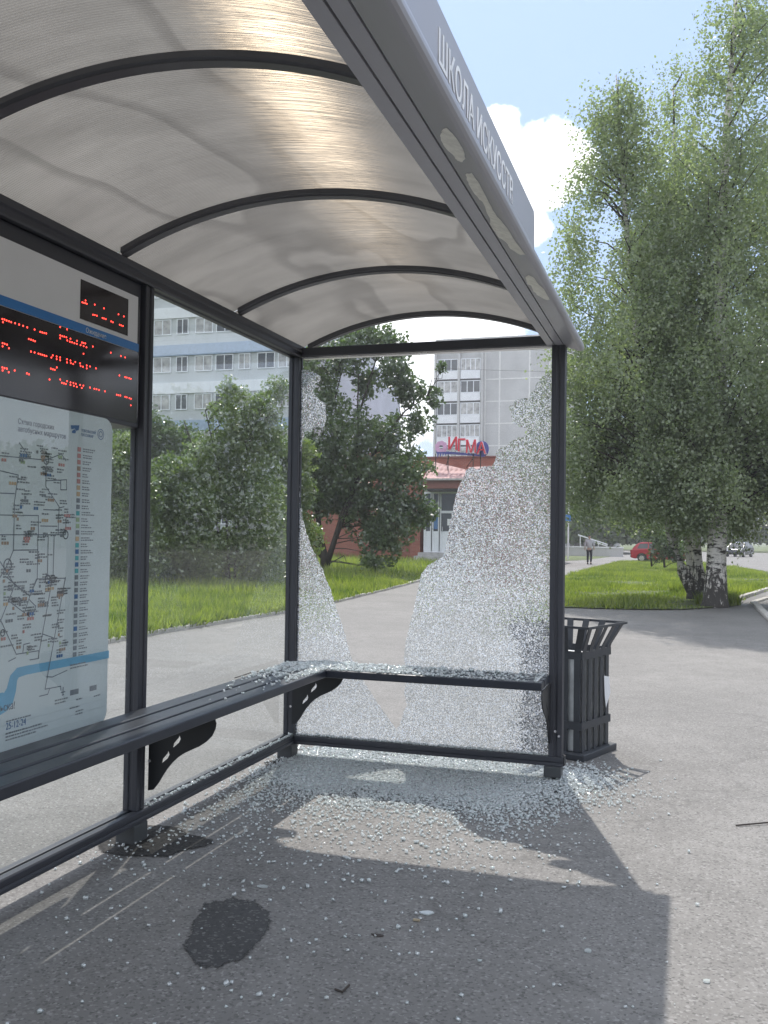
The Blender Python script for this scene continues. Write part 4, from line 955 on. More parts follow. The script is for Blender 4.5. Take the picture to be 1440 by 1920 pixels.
birch('birch standing right of the clump at the picture edge', b4, P3([(1560, 1000, 21.5), (1560, 700, 21.5), (1545, 300, 21.5), (1530, -80, 21.5)]), [1.2, 1.9, 2.1, 2.1, 2.0, 1.7, 1.3, 0.8, 0.15], 8000, 13,
      [(P3([(1560, 1096, 21.4), (1558, 900, 21.5), (1550, 500, 21.5), (1532, -40, 21.5)]), [0.17, 0.13, 0.09, 0.012])], group=GB, seed=12.0)

def bushy(name, label, base, clumps, n_leaf, leaf, mat, limbs, limb_mat='bark', group=None, seed=0.0, gap=-0.25, droop=0.2, category='tree', twigs=True):
    """clumps: (centre, radius xyz) ; limbs: list of (pts, radii)"""
    R = empty(name, tuple(base), label=label, category=category, group=group); b = np.asarray(base)
    mb = MB()
    for pts, rads in limbs: mb.tube([np.asarray(p) - b for p in pts], rads, 8)
    if mb.v: mb.build('trunk', M[limb_mat], R, smooth=True)
    vol = np.array([c[1] ** 2 for c in clumps]); vol = vol / vol.sum(); out = []; tips = []
    for (c, r), w in zip(clumps, vol):
        k = int(n_leaf * w * 1.6); d = rng.normal(0, 1, (k, 3)); d /= np.linalg.norm(d, axis=1)[:, None]
        P = np.asarray(c) + d * (r * rng.uniform(0.02, 1, k) ** 0.42)[:, None] * (1 + 0.35 * nvals(d * 1.6 + np.asarray(c), 1.0, seed))[:, None]
        tips.append(P[:3])
        g = nvals(P, 1.7 / max(0.5, r ** 0.5), seed + 3); P = P[g > gap]; out.append(P[:int(n_leaf * w) + 1])
    P = np.concatenate(out)
    link('crown', np_mesh(name + '_crown', leaf_quads(P - b, leaf, droop, 0.72), 4), M[mat], R)
    if twigs and limbs:
        mb = MB()
        for tp in np.concatenate(tips):
            al = np.concatenate([np.linspace(np.asarray(l[0][q]), np.asarray(l[0][q + 1]), 6) for l in limbs for q in range(len(l[0]) - 1)])
            al = al[al[:, 2] < tp[2] + 0.1] if (al[:, 2] < tp[2] + 0.1).any() else al
            st = al[np.argmin(np.linalg.norm((al - tp) * np.array([1, 1, 1.0]) + np.array([0, 0, 0.35]), axis=1))]; L_ = np.linalg.norm(tp - st)
            m1 = st + (tp - st) * 0.35 + rng.normal(0, 0.09, 3) * L_ + np.array([0, 0, 0.06 * L_]); m2 = st + (tp - st) * 0.7 + rng.normal(0, 0.09, 3) * L_
            mb.tube([st - b, m1 - b, m2 - b, tp - b], [0.022, 0.015, 0.010, 0.004], 5)
        mb.build('limbs', M[limb_mat], R)
    return R
# maple by the shop
mb_ = lawn_pt(606, 1068); DM = float(np.dot(mb_ - CAM, FW))
def clump_px(lst, D): return [(at(u, v, D + dd), r * D / F) for (u, v, r, dd) in lst]
cl = clump_px([(588, 925, 46, 0), (695, 960, 60, 0.3), (740, 975, 60, -0.2), (790, 960, 35, 0), (640, 890, 68, 0.4), (720, 890, 70, 0), (775, 880, 42, 0.2), (590, 850, 45, -0.3), (610, 760, 48, 0.3), (660, 810, 52, -0.3), (735, 815, 45, 0.3), (790, 790, 26, 0), (815, 745, 20, 0), (600, 690, 42, 0), (650, 660, 44, 0.2), (705, 640, 42, 0), (740, 700, 40, -0.3), (770, 735, 34, 0), (745, 650, 30, 0.2), (612, 905, 58, 0.5), (636, 945, 42, 0.7), (690, 720, 30, 0.4), (715, 1020, 40, -0.6), (830, 690, 12, 0), (695, 1055, 20, -1.0)], DM)
def limb(px, D=DM, r0=0.12, r1=0.02):
    P = [at(u, v, D) for u, v in px]; return (P, list(np.linspace(r0, r1, len(P))))
bushy('maple_tree', 'dark green maple with forked trunk on the lawn before the brick shop', mb_, cl, 40000, 0.13, 'maple_leaf',
      [limb([(607, 1075), (608, 1040), (600, 1005), (592, 930), (585, 860), (590, 760)], DM, 0.16, 0.03), limb([(612, 1060), (625, 1020), (640, 970), (665, 900), (670, 800), (672, 700)], DM, 0.12, 0.02), limb([(604, 1045), (585, 1005), (572, 980), (560, 930)], DM, 0.09, 0.03),
       limb([(630, 1010), (670, 900), (720, 820), (760, 770), (800, 745)], DM, 0.07, 0.015), limb([(665, 900), (672, 780), (700, 690), (720, 630)], DM, 0.06, 0.015), limb([(585, 860), (620, 780), (640, 700)], DM, 0.06, 0.015)], seed=2.0, gap=-0.12)
# shrubs behind the back glass
GS = 'shrubs along the lawn behind the back glass'
def shrub(label, u, v, D, cls, n, leaf, seed, stems):
    base = lawn_pt(u, v); 
    bushy('garden_shrub', label, base, clump_px(cls, D), n, leaf, 'shrub_leaf', [limb(p, D, 0.04, 0.012) for p in stems], group=GS, seed=seed, gap=-0.22, droop=0.1, category='shrub')
Ds = 23.0
shrub('tall pointed leafy shrub with arching bare twigs behind the back glass', 430, 1085, Ds, [(430, 790, 48, 0), (395, 860, 58, 0), (465, 850, 66, .3), (435, 735, 30, 0), (490, 770, 40, 0), (520, 730, 30, .4), (500, 820, 48, .2), (400, 940, 80, 0), (470, 950, 75, .2), (420, 1020, 80, 0), (490, 1030, 70, 0)], 30000, 0.085, 3.0,
      [[(430, 1085), (425, 980), (410, 880), (385, 770)], [(440, 1085), (445, 950), (470, 820)], [(425, 1080), (400, 950), (345, 790)]])
shrub('low dense sunlit shrub close to the left shelter post', 330, 1085, Ds - 1, [(325, 900, 50, 0), (300, 950, 60, 0), (350, 960, 60, 0), (320, 1020, 75, 0), (360, 1040, 60, 0)], 24000, 0.08, 5.0, [[(330, 1085), (325, 1000), (320, 900)]])
shrub('shrub seen in the strip beside the route map', 225, 1090, Ds - 2, [(235, 850, 45, 0), (215, 900, 60, 0), (260, 930, 50, 0), (225, 990, 75, 0), (190, 1030, 70, 0), (255, 1040, 60, 0)], 22000, 0.08, 8.0, [[(225, 1090), (230, 1000), (232, 880)]])
shrub('shaded shrub half hidden by the corner post', 525, 1080, Ds + 3, [(520, 850, 40, 0), (540, 920, 55, 0), (510, 960, 60, 0), (545, 1010, 60, 0), (515, 1040, 50, 0), (560, 860, 40, .5)], 20000, 0.09, 13.0, [[(525, 1080), (527, 1000), (530, 880)]])
bushy('broadleaf_tree', 'round dark tree far behind the shrubs before the pale apartment block', lawn_pt(315, 1050), clump_px([(310, 830, 45, 0), (335, 880, 50, 0), (290, 880, 50, 0), (270, 800, 45, 0), (240, 830, 50, 0), (345, 830, 40, 0), (370, 900, 60, 0), (320, 950, 70, 0), (250, 930, 70, 0)], 38), 26000, 0.15, 'maple_leaf', [limb([(315, 1050), (312, 950), (310, 850)], 38, 0.15, 0.05)], seed=17)
# a few saplings under the birches and a far wood behind the road
bushy('young_tree', 'small dark bush between the red car and the birch trunks', gp(1225, 1062), clump_px([(1234, 1036, 20, 0), (1252, 1020, 28, 0.3), (1230, 1005, 24, 0), (1266, 1038, 18, 0), (1218, 995, 16, 0), (1286, 1030, 20, .4)], 40), 3500, 0.11, 'maple_leaf', [limb([(1246, 1064), (1245, 1050), (1250, 1020)], 40, 0.05, 0.03), limb([(1222, 1062), (1220, 1040), (1232, 1005)], 40, 0.04, 0.02)], seed=21, category='bush')
def far_wood():
    P = []
    for (u0, u1, v0, v1, D, k) in ((1020, 1700, 935, 1016, 118, 26000), (1060, 1240, 960, 1012, 84, 9000), (-500, 560, 880, 1012, 105, 15000)):
        u = rng.uniform(u0, u1, k); top = v0 + 26 * np.array([mnoise.noise(Vector((x * 0.02, D, 0))) for x in u]) + 18 * np.array([mnoise.noise(Vector((x * 0.07, D, 4))) for x in u])
        v = top + (v1 - top) * rng.uniform(0, 1, k) ** 0.8; d = D + rng.uniform(0, 8, k)
        P.append(np.array([at(a, b, c) for a, b, c in zip(u, v, d)]))
    n = 34000; yy = rng.uniform(-70, 95, n); xx = 30 + 5 * rng.uniform(0, 1, n) + np.maximum(0, yy - 20) * 0.35
    zt = 7.5 + 2.2 * np.array([mnoise.noise(Vector((a * 0.12, 3, 0))) for a in yy]) + 1.2 * np.array([mnoise.noise(Vector((a * 0.5, 8, 0))) for a in yy])
    P.append(np.column_stack([xx, yy, zt * rng.uniform(0, 1, n) ** 0.8]))
    n = 16000; xx = rng.uniform(17, 46, n); yy = 80 - 0.6 * (xx - 17) + rng.uniform(0, 5, n)
    zt = 14 + 3.0 * np.array([mnoise.noise(Vector((a * 0.15, 5, 2))) for a in xx]) + 1.5 * np.array([mnoise.noise(Vector((a * 0.6, 8, 5))) for a in xx])
    P.append(np.column_stack([xx, yy, zt * rng.uniform(0, 1, n) ** 0.8]))
    P = np.concatenate(P)
    link('far_wood', np_mesh('far_wood', leaf_quads(P, 0.55, 0.1, 0.8), 4), M['far_leaf'], kind='stuff', label='distant belt of trees behind the road and the apartments', category='woodland')
far_wood()

# ------------------------------------------------------------------ buildings
def rect_y(u0, v0, u1, v1, y):
    a = ony(u0, v0, y); b = ony(u1, v1, y); return min(a[0], b[0]), max(a[0], b[0]), min(a[2], b[2]), max(a[2], b[2])
def box_px(mb, u0, v0, u1, v1, y, front, back):
    x0, x1, z0, z1 = rect_y(u0, v0, u1, v1, y); mb.box((x0, y - front, z0), (x1, y + back, z1)); return x0, x1, z0, z1
def window(parent, x0, x1, z0, z1, y, n=2, curtain=False, fr=None, low=None):
    t_ = fr or 0.035 * (x1 - x0) + 0.02; mb = MB()
    mb.box((x0, y - 0.05, z0), (x1, y, z0 + t_)); mb.box((x0, y - 0.05, z1 - t_), (x1, y, z1))
    for k in range(n + 1):
        c = x0 + t_ / 2 + (x1 - x0 - t_) * k / n; mb.box((c - t_ / 2, y - 0.052, z0 + t_), (c + t_ / 2, y, z1 - t_))
    w = mb.build('window', M['upvc'], parent)
    MB().box((x0 + t_ * 0.5, y - 0.02, z0 + t_ * 0.5), (x1 - t_ * 0.5, y + 0.004, z1 - t_ * 0.5)).build('pane', M['pane_curtain' if curtain else 'pane'], w)
    return w
# tall panel tower behind the shop
def tower():
    Y = float(at(860, 900, 118)[1])
    T = empty('apartment_tower', tuple(ony(870, 1000, Y)[:2]) + (0,), label='nine storey grey panel tower with glazed white balconies', category='apartment block')
    o = Vector(T.location)
    def B(mb): 
        mb.v = [(a - o.x, b - o.y, c - o.z) for a, b, c in mb.v]; return mb
    x0, x1, _, _ = rect_y(818, 900, 1075, 900, Y); zt = rect_y(818, 645, 900, 700, Y)[3]; xj = ony(908, 800, Y)[0]
    B(MB().box((x0, Y, 0), (x1, Y + 14, zt))).build('wall', M['panel'], T)
    B(MB().box((x0 - .2, Y - .25, zt + .002), (x1 + .2, Y + 14.2, zt + 0.5))).build('roof', M['concrete'], T)
    xs = [ony(u, 800, Y)[0] for u in (820, 861, 863.5, 903)]
    fl = (rect_y(818, 700, 900, 738, Y)[3] - rect_y(818, 700, 900, 738, Y)[2])
    z_ref = ony(860, 738.5, Y)[2]          # bottom of one window row
    js = MB()
    for k in range(-12, 4):
        zb = z_ref + k * fl
        if zb < 0.5 or zb + fl * 0.6 > zt: continue
        for j in (0, 2):
            xa, xb = xs[j] + 0.08, xs[j + 1] - 0.08
            bal = B(MB().box((xa, Y - 0.75, zb - fl * 0.36), (xb, Y - 0.68, zb - 0.03))).build('balcony', M['white_wall'], T)
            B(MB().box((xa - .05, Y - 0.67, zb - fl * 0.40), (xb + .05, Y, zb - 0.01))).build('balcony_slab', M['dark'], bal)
            w = window(T, xa - o.x, xb - o.x, zb - o.z, zb + fl * 0.56 - o.z, Y - 0.62 - o.y, random.choice((3, 3, 4)), random.random() < 0.75, 0.09)
        js.box((xj, Y - 0.03, zb - 0.42 * fl), (x1, Y + 0.01, zb - 0.42 * fl + 0.16))
    for u in (861.8, 817.9, 905):
        c = ony(u, 800, Y)[0]; B(MB().box((c - 0.14, Y - 0.85, 0), (c + 0.14, Y + .01, zt - .01))).build('balcony_divider', M['panel'], T)
    for u in (909, 936, 992, 1030): c = ony(u, 800, Y)[0]; js.box((c - 0.09, Y - 0.034, 0), (c + 0.09, Y + 0.012, zt - .02))
    B(js).build('panel_joints', M['joint'], T)
tower()
# pale apartment block on the left
def left_block():
    Y = float(at(420, 900, 56)[1])
    T = empty('apartment_block', tuple(ony(400, 1000, Y)[:2]) + (0,), label='pale panel apartment block with balcony bands coloured like reflected sky behind the shrubs', category='apartment block')
    o = Vector(T.location)
    def B(mb): mb.v = [(a - o.x, b - o.y, c - o.z) for a, b, c in mb.v]; return mb
    x0 = ony(-60, 800, Y)[0]; x1 = ony(588, 800, Y)[0]; x2 = ony(645, 800, Y)[0]; zt = ony(400, 455, Y)[2]
    B(MB().box((x0, Y, 0), (x1, Y + 11, zt))).build('wall', M['panel_left'], T)
    z2 = ony(650, 655, Y)[2]
    B(MB().box((x1 + .002, Y + 1.5, 0), (x2, Y + 11, z2))).build('end_wing', M['lilac'], T, label='lilac painted wing')
    B(MB().box((x0 - .2, Y - .2, zt + .002), (x1 + .2, Y + 11.2, zt + .35))).build('roof', M['concrete'], T)
    za, zb_ = ony(360, 667, Y)[2], ony(360, 738, Y)[2]; fl = za - zb_; hw = za - ony(360, 697, Y)[2]
    for k in range(-5, 4):
        top = za + k * fl
        if top > zt - .3 or top - hw < 0.4: continue
        mb = MB(); mb.box((x0, Y - 0.12, top + 0.02), (x1 - .3, Y - .002, top + 0.30 * fl)); B(mb).build('blue_band' if k % 2 == 0 else 'pale_band', M['sky_tint_wall' if k % 2 == 0 else 'white_wall'], T)  # every other band is tinted to imitate reflected sky
        u = -20; i = 0
        while u < 560:
            a = ony(u, 680, Y)[0]; b = ony(u + (33 if i % 3 else 22), 680, Y)[0]
            window(T, a - o.x, b - o.x, top - hw - o.z, top - .02 - o.z, Y - 0.02 - o.y, 2, i % 2 == 0, 0.05); u += 35 + (i % 3) * 4; i += 1
left_block()
# brick shop with porch
def shop():
    base = at(828, 1040, 46); Y = float(base[1]); YP = Y - 1.6           # porch front plane, main wall behind
    Y = Y + 0.6
    T = empty('brick_shop', (base[0], Y, 0), label='red brick shop with pink tiled porch roof and white glazed entrance', category='shop')
    o = Vector(T.location)
    def B(mb): mb.v = [(a - o.x, b - o.y, c - o.z) for a, b, c in mb.v]; return mb
    x0 = ony(560, 950, Y)[0]; x1 = ony(1010, 950, Y)[0]; zb = lawn_z(base[:2]) - 0.5; zt = ony(870, 858, Y + 2)[2]
    B(MB().box((x0, Y, zb), (x1, Y + 9, ony(870, 890, Y)[2]))).build('wall', M['brick'], T)
    B(MB().box((ony(783, 900, Y + 2)[0], Y + 2.0, ony(870, 890, Y)[2] + .002), (x1 - .3, Y + 9, zt))).build('upper_wall', M['brick'], T)
    B(MB().box((ony(783, 900, Y + 2)[0] - .1, Y + 1.93, zt + .002), (x1 - .2, Y + 9.1, zt + .07))).build('parapet_cap', M['band'], T)
    # gabled left wing
    xw0, xw1 = ony(640, 900, Y)[0], ony(801, 900, Y)[0]; zw = ony(790, 890, Y)[2]
    B(MB().prism([(xw0, zw + .003), (xw1, zw + .003), (xw1 - 0.25, ony(790, 866, Y)[2]), ((xw0 + xw1) / 2, ony(770, 842, Y)[2]), (xw0, ony(700, 862, Y)[2])], Y - .01, Y + 3, 'y')).build('gable', M['brick'], T)
    B(MB().box((ony(789, 870, Y)[0], Y - .06, ony(789, 884, Y)[2]), (ony(794, 870, Y)[0], Y - .012, ony(789, 868, Y)[2]))).build('attic_opening', M['dark'], T)
    # porch side pier and fascia
    zs = ony(830, 897, YP)[2]; zf = ony(830, 916, YP)[2]
    xa, xb = ony(789, 900, YP)[0], ony(966, 900, YP)[0]
    B(MB().box((xa, YP + .02, zf), (xb, Y - .003, zs))).build('porch_fascia', M['band'], T, bevel=0.02)
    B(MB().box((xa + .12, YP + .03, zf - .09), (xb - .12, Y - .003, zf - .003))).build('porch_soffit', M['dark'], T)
    # hipped tile roof: front slope with corner rise, second slope to its right
    a = ony(793, 897, YP - .15); b = ony(968, 897, YP - .15); 
    r0 = ony(813, 866, Y + .2); r1 = ony(872, 880, Y - .2); c0 = ony(884, 897, YP - .15); h1 = ony(878, 876, Y - .1); h2 = ony(945, 872, Y - .1); bk = (a[0] + .1, Y + .3, a[2])
    B(MB().add([a, c0, r1, r0], [(0, 1, 2, 3)]).add([a, r0, bk], [(0, 1, 2)])).build('roof', M['tiles'], T)
    B(MB().add([c0 + np.array([.01, 0, .01]), b, h2, h1], [(0, 1, 2, 3)])).build('roof', M['tiles'], T)
    mb = MB(); mb.box((a[0], YP - .17, a[2] - .09), (b[0], YP - .10, a[2] - .004)); B(mb).build('eave_board', M['concrete'], T)
    # side pier of brick left of the door
    B(MB().box((ony(778, 960, Y)[0], Y - .75, zb), (ony(796, 960, Y)[0], Y - .004, zf - .1))).build('pier', M['brick'], T)
    # white entrance
    yd = Y - 0.9
    E_ = empty('entrance', (0, 0, 0), parent=T)
    zt_, zm, zk, z0 = ony(830, 922, yd)[2], ony(830, 960, yd)[2], ony(830, 996, yd)[2], ony(830, 1036, yd)[2]
    cols = [797, 809, 811, 823.5, 825.5, 857, 859, 890, 892, 904]
    X = [ony(u, 980, yd)[0] for u in cols]
    fr = MB(); tk = 0.05
    fr.box((X[0] - tk, yd - .04, z0), (X[-1] + tk, yd + .06, z0 + .06)); fr.box((X[0] - tk, yd - .04, zt_ - .09), (X[-1] + tk, yd + .06, zt_)); fr.box((X[0] - tk, yd - .035, zm - .06), (X[-1] + tk, yd + .06, zm + .06))
    for i in (0, 1, 2, 3, 4, 5, 6, 7, 8, 9): fr.box((X[i] - tk, yd - .05, z0 + .061), (X[i] + tk, yd + .055, zt_ - .091))
    B(fr).build('frame', M['upvc'], E_)
    for i in (0, 2, 4, 6, 8):
        wdt = (X[i] + tk + .001, X[i + 1] - tk - .001)
        B(MB().box((wdt[0], yd, zm + .061), (wdt[1], yd + .02, zt_ - .1))).build('transom_pane', M['pane'], E_)
        B(MB().box((wdt[0], yd, zk), (wdt[1], yd + .02, zm - .061))).build('upper_pane', M['pane'], E_)
        B(MB().box((wdt[0], yd - .02, z0 + .062), (wdt[1], yd + .03, zk - .003))).build('lower_panel', M['upvc'], E_)
    mb = MB(); mb.box((X[2] + .07, yd - .012, zk + .1), (X[3] - .07, yd - .004, zm - .1)); B(mb).build('hours_sticker', M['inks']['navy'], E_)
    mb = MB(); mb.box((X[4] + .35, yd - .012, ony(840, 985, yd)[2]), (X[5] - .14, yd - .004, ony(840, 973, yd)[2])); B(mb).build('paper_notice', M['white_panel'], E_)
    B(MB().tube([(X[4] + .14, yd - .09, zk - .05), (X[4] + .14, yd - .09, zk + .22)], .02, 6)).build('door_handle', M['chrome'], E_)
    # steps
    st = MB(); xs0, xs1 = ony(788, 1040, yd)[0], ony(930, 1040, yd)[0]
    for k in range(3): st.box((xs0 - .12 * k, yd - .45 - .3 * k, zb), (xs1 + .12 * k, yd + .3 - .002 * k, z0 - .01 - .16 * k))
    B(st).build('steps', M['concrete'], T)
    return Y, YP
YSHOP, YPORCH = shop()
def shop_sign():
    y = YSHOP - 0.9; p0 = ony(838, 850, y); p1 = ony(913, 857, y)
    L = 75 / F * float(np.dot(p0 - CAM, FW)) * 1.04; rz = -0.30 * 0 
    T = empty('shop_sign', tuple(p0), label='red letter sign with pink flower emblem raised on thin posts over the brick shop', category='sign')
    o = Vector(T.location)
    M['sign_red'] = plain('sign_red', (0.62, 0.02, 0.045), 0.4); M['sign_blue'] = plain('sign_blue', (0.06, 0.07, 0.28), 0.4); M['sign_pink'] = plain('sign_pink', (0.62, 0.36, 0.55), 0.5); M['sign_white'] = plain('sign_white', (0.75, 0.72, 0.78), 0.5)
    sl = (p1[2] - p0[2]) / (p1[0] - p0[0])
    k = float(np.dot(p0 - CAM, FW)) / F
    bx = MB(); w = 76 * k
    V = [(-22 * k, .0, 1 * k), (w - 6 * k, .0, -6 * k), (w - 6 * k, .0, -2 * k), (-22 * k, 0, 6 * k)]
    bx.add([(a, b + .16, c) for a, b, c in V] + [(a, b + .34, c) for a, b, c in V], [(0, 1, 2, 3), (7, 6, 5, 4), (0, 4, 5, 1), (1, 5, 6, 2), (2, 6, 7, 3), (3, 7, 4, 0)]); bx.build('sign_tray', M['sign_blue'], T)
    for ch, u, v, wpx, h in (('И', 840.5, 844, 16.5, 25), ('Г', 859.2, 846.5, 13.5, 24), ('М', 874.6, 849.5, 18.5, 24.5), ('А', 895.0, 851.5, 17, 22)):
        x = (u - 838) * k; z = -(v - 850) * k
        for nm, g, bold, y0_, mt in (('letter_back', 1.0, 0.03, 0.10, 'sign_white'), ('letter', 0.0, 0.004, 0.0, 'sign_red')):
            c = text_mesh(nm, ch, 1.0, Matrix(), M[mt], T, 0.035, bold=bold)
            xs = [v_.co.x for v_ in c.data.vertices]; zs = [v_.co.y for v_ in c.data.vertices]; w0 = max(xs) - min(xs); h0 = max(zs) - min(zs)
            gw = (wpx + g * 1.2) * k; gh = (h + g * 1.6) * k
            c.data.transform(Matrix.Translation((x - g * .6 * k, y0_, z - g * .8 * k)) @ Matrix.Rotation(math.pi / 2, 4, 'X') @ Matrix.Diagonal((gw / w0, gh / h0, 1, 1)) @ Matrix.Translation((-min(xs), -min(zs), 0)))
    disc = MB(); c = ((903 - 838) * k, -(842 - 850) * k)
    disc.prism([(c[0] + 13 * k * math.cos(a), c[1] + 15 * k * math.sin(a)) for a in np.linspace(0, 6.283, 24)[:-1]], .18, .26, 'y'); disc.build('blue_disc', M['sign_blue'], T)
    fl = MB()
    for q in range(9):
        a = 2 * math.pi * q / 9; cx, cz = (826 - 838) * k + 8 * k * math.cos(a), 12 * k + 8 * k * math.sin(a)
        fl.prism([(cx + 4.2 * k * math.cos(b), cz + 4.2 * k * math.sin(b)) for b in np.linspace(0, 6.283, 12)[:-1]], .02 + .004 * q, .12, 'y')
    fl.build('flower_emblem', M['sign_pink'], T)
    lf = MB()
    for q in range(5):
        x = (818 + q * 5 - 838) * k; lf.add([(x, .01, 3 * k), (x + 6 * k, .01, 3 * k), (x + 2 * k, .01, (-9 + q * 1.3) * k)], [(0, 1, 2)])
    lf.build('blue_leaves', M['sign_blue'], T)
    ps = MB()
    for u in (815, 839, 887, 901):
        x = (u - 838) * k; ps.tube([(x, .15, 0), (x, .15, -44 * k)], .025, 6)
    ps.tube([(2 * k, .3, -4 * k), (-10 * k, .9, -20 * k)], .02, 5); ps.tube([(50 * k, .3, -6 * k), (30 * k, .9, -24 * k)], .02, 5)
    ps.build('sign_posts', M['bark'], T)
shop_sign()

# far right: grey building, parapet with handrail, blue sign
def right_back():
    Y = float(at(1100, 1000, 92)[1])
    mb = MB(); x0, x1, z0, z1 = rect_y(1020, 880, 1150, 1016, Y); T = empty('grey_building', (x0, Y, 0), label='grey building with white drainpipes mostly hidden behind the birches', category='building')
    MB().box((0, 0, 0), (x1 - x0, 10, z1)).build('wall', M['panel'], T)
    mb = MB()
    for u in (1061, 1068, 1076): 
        x = ony(u, 950, Y)[0] - x0; mb.box((x - .08, -.15, 0), (x + .08, -.002, z1 - .05))
    mb.build('drainpipe', M['white_wall'], T)
    for i in range(4): window(T, 5 + 2.6 * i - 4, 6.4 + 2.6 * i - 4, 3.5, 5.0, -.01, 2)
    D = 72; Yw = float(at(1110, 1035, D)[1]); x0, x1, z0, z1 = rect_y(1050, 1024, 1168, 1043, Yw)
    W = empty('low_wall', (x0, Yw, 0), label='low dark grey parapet wall with a white cap behind the walking man', category='wall')
    MB().box((0, 0, 0), (x1 - x0, .4, z1 - .08)).build('wall', M['panel'], W)
    MB().box((-.03, -.05, z1 - .079), (x1 - x0 + .03, .45, z1)).build('cap', M['white_wall'], W)
    H = empty('stair_handrail', tuple(at(1110, 1024, D + 3)), label='white sloping stair handrail above the low parapet wall', category='handrail')
    o = np.array(H.location); mb = MB()
    q = lambda u, v: at(u, v, D + 3) - o
    mb.tube([q(1084, 1003), q(1139, 1021)], .055, 6); mb.tube([q(1113, 1016), q(1138, 1024)], .05, 6); mb.build('rail', M['white_wall'], H)
    mb = MB()
    for u, v in ((1088, 1005), (1105, 1010), (1122, 1015), (1138, 1021)): mb.tube([q(u, v), q(u, 1030)], .035, 6)
    mb.build('baluster', M['white_wall'], H)
    g = onz(1065, 1049); Dg = float(np.dot(g - CAM, FW)); S = empty('street_sign', tuple(g), label='blue rectangular sign on a thin white pole right of the shelter post', category='sign'); k = Dg / F
    MB().tube([(0, 0, 0), (0, 0, 150 * k)], .05, 8).build('pole', M['white_wall'], S)
    MB().box((-10 * k, -.09, 72 * k), (5 * k, -.052, 84 * k)).build('sign_plate', M['blue'], S, bevel=.01)
    sheet('verge', [onz(*p)[:2] for p in ((1052, 1052), (1100, 1050), (1165, 1041), (1168, 1037), (1050, 1037))], .012, M['turf'], kind='structure')
right_back()

# ------------------------------------------------------------------ cars
def car(label, paint, loc, rz, s=1.0, name='parked_car'):
    C = empty(name, tuple(loc), rz, label=label, category='car'); C.scale = (s, s, s)
    # side outline along local X (front at +X), half width .85
    low = [(-2.05, .32), (-2.08, .62), (-2.02, .92), (-1.0, .98), (.75, .98), (1.6, .88), (2.0, .72), (2.08, .5), (2.03, .30)]
    bot = []
    for cx in (1.30, -1.28):
        bot += [(cx + .36 * math.cos(a), .30 + .36 * math.sin(a)) for a in np.linspace(0, math.pi, 9)]
    body = low[::-1][:0] + low + [(1.70, .25)] + bot[:9] + [(.8, .22), (-.8, .22)] + bot[9:] + [(-1.75, .25)]
    MB().prism(body, -.86, .86, 'y').build('body', paint, C, bevel=.05)
    cab = [(-1.98, .93), (-1.70, 1.30), (-1.35, 1.46), (.05, 1.48), (.45, 1.38), (1.15, .97)]
    V = []; n = len(cab)
    for sgn in (-1, 1):
        for (x, z) in cab: V.append((x, sgn * (.84 - .20 * max(0, (z - .93)) / .55), z))
    MB().add(V, [tuple(range(n)), tuple(range(2 * n - 1, n - 1, -1))] + [(i, i + 1, n + i + 1, n + i) for i in range(n - 1)]).build('cabin', paint, C, bevel=.03)
    g = MB()
    for sgn in (-1, 1):
        for quad in ([(-1.62, 1.0), (-1.45, 1.34), (-.85, 1.38), (-.85, 1.0)], [(-.78, 1.0), (-.78, 1.385), (-.05, 1.39), (-.05, 1.0)], [(.02, 1.0), (.02, 1.39), (.38, 1.31), (.92, 1.0)]):
            P = [(x, sgn * (.845 - .20 * (z - .93) / .55 + .006), z) for x, z in quad]; g.add(P, [(0, 1, 2, 3)])
    g.add([(-1.985, -.66, .99), (-1.985, .66, .99), (-1.735, .58, 1.29), (-1.735, -.58, 1.29)], [(0, 1, 2, 3)])
    g.add([(1.13, -.68, 1.0), (1.13, .68, 1.0), (.50, .60, 1.372), (.50, -.60, 1.372)], [(0, 1, 2, 3)])
    g.build('windows', M['pane'], C)
    for cx in (1.30, -1.28):
        for sgn in (-1, 1):
            w = MB().tube([(cx, sgn * .66, .30), (cx, sgn * .87, .30)], .30, 20).build('wheel', M['rubber'], C)
            MB().tube([(cx, sgn * .872, .30), (cx, sgn * .885, .30)], .19, 12).build('rim', M['chrome'], w)
    for sgn in (-1, 1):
        MB().box((-2.10, sgn * .72 - .12, .68), (-2.03, sgn * .72 + .12, .88)).build('tail_light', plain('tail_lens', (.35, .02, .02), .2), C)
        MB().box((1.96, sgn * .62 - .16, .60), (2.045, sgn * .62 + .16, .74)).build('headlight', M['white_wall'], C)
    MB().box((-2.13, -.70, .36), (-2.06, .70, .50)).build('bumper', M['rubber'], C, bevel=.02)
    MB().box((2.06, -.70, .34), (2.12, .70, .48)).build('bumper', M['rubber'], C, bevel=.02)
p = onz(1196, 1055); q = onz(1300, 1056)
car('red hatchback parked beyond the grass, half hidden by the birch trunks', plain('red_paint', (.42, .015, .03), .25, 0, .05), (onz(1240, 1054.5)[0], onz(1240, 1054.5)[1], 0), -0.12, 0.80)
car('small dark car on the far road right of the birch trunks', plain('black_paint', (.03, .033, .04), .25, 0, .05), tuple(onz(1386, 1044)[:2]) + (0,), -1.9, 0.85)

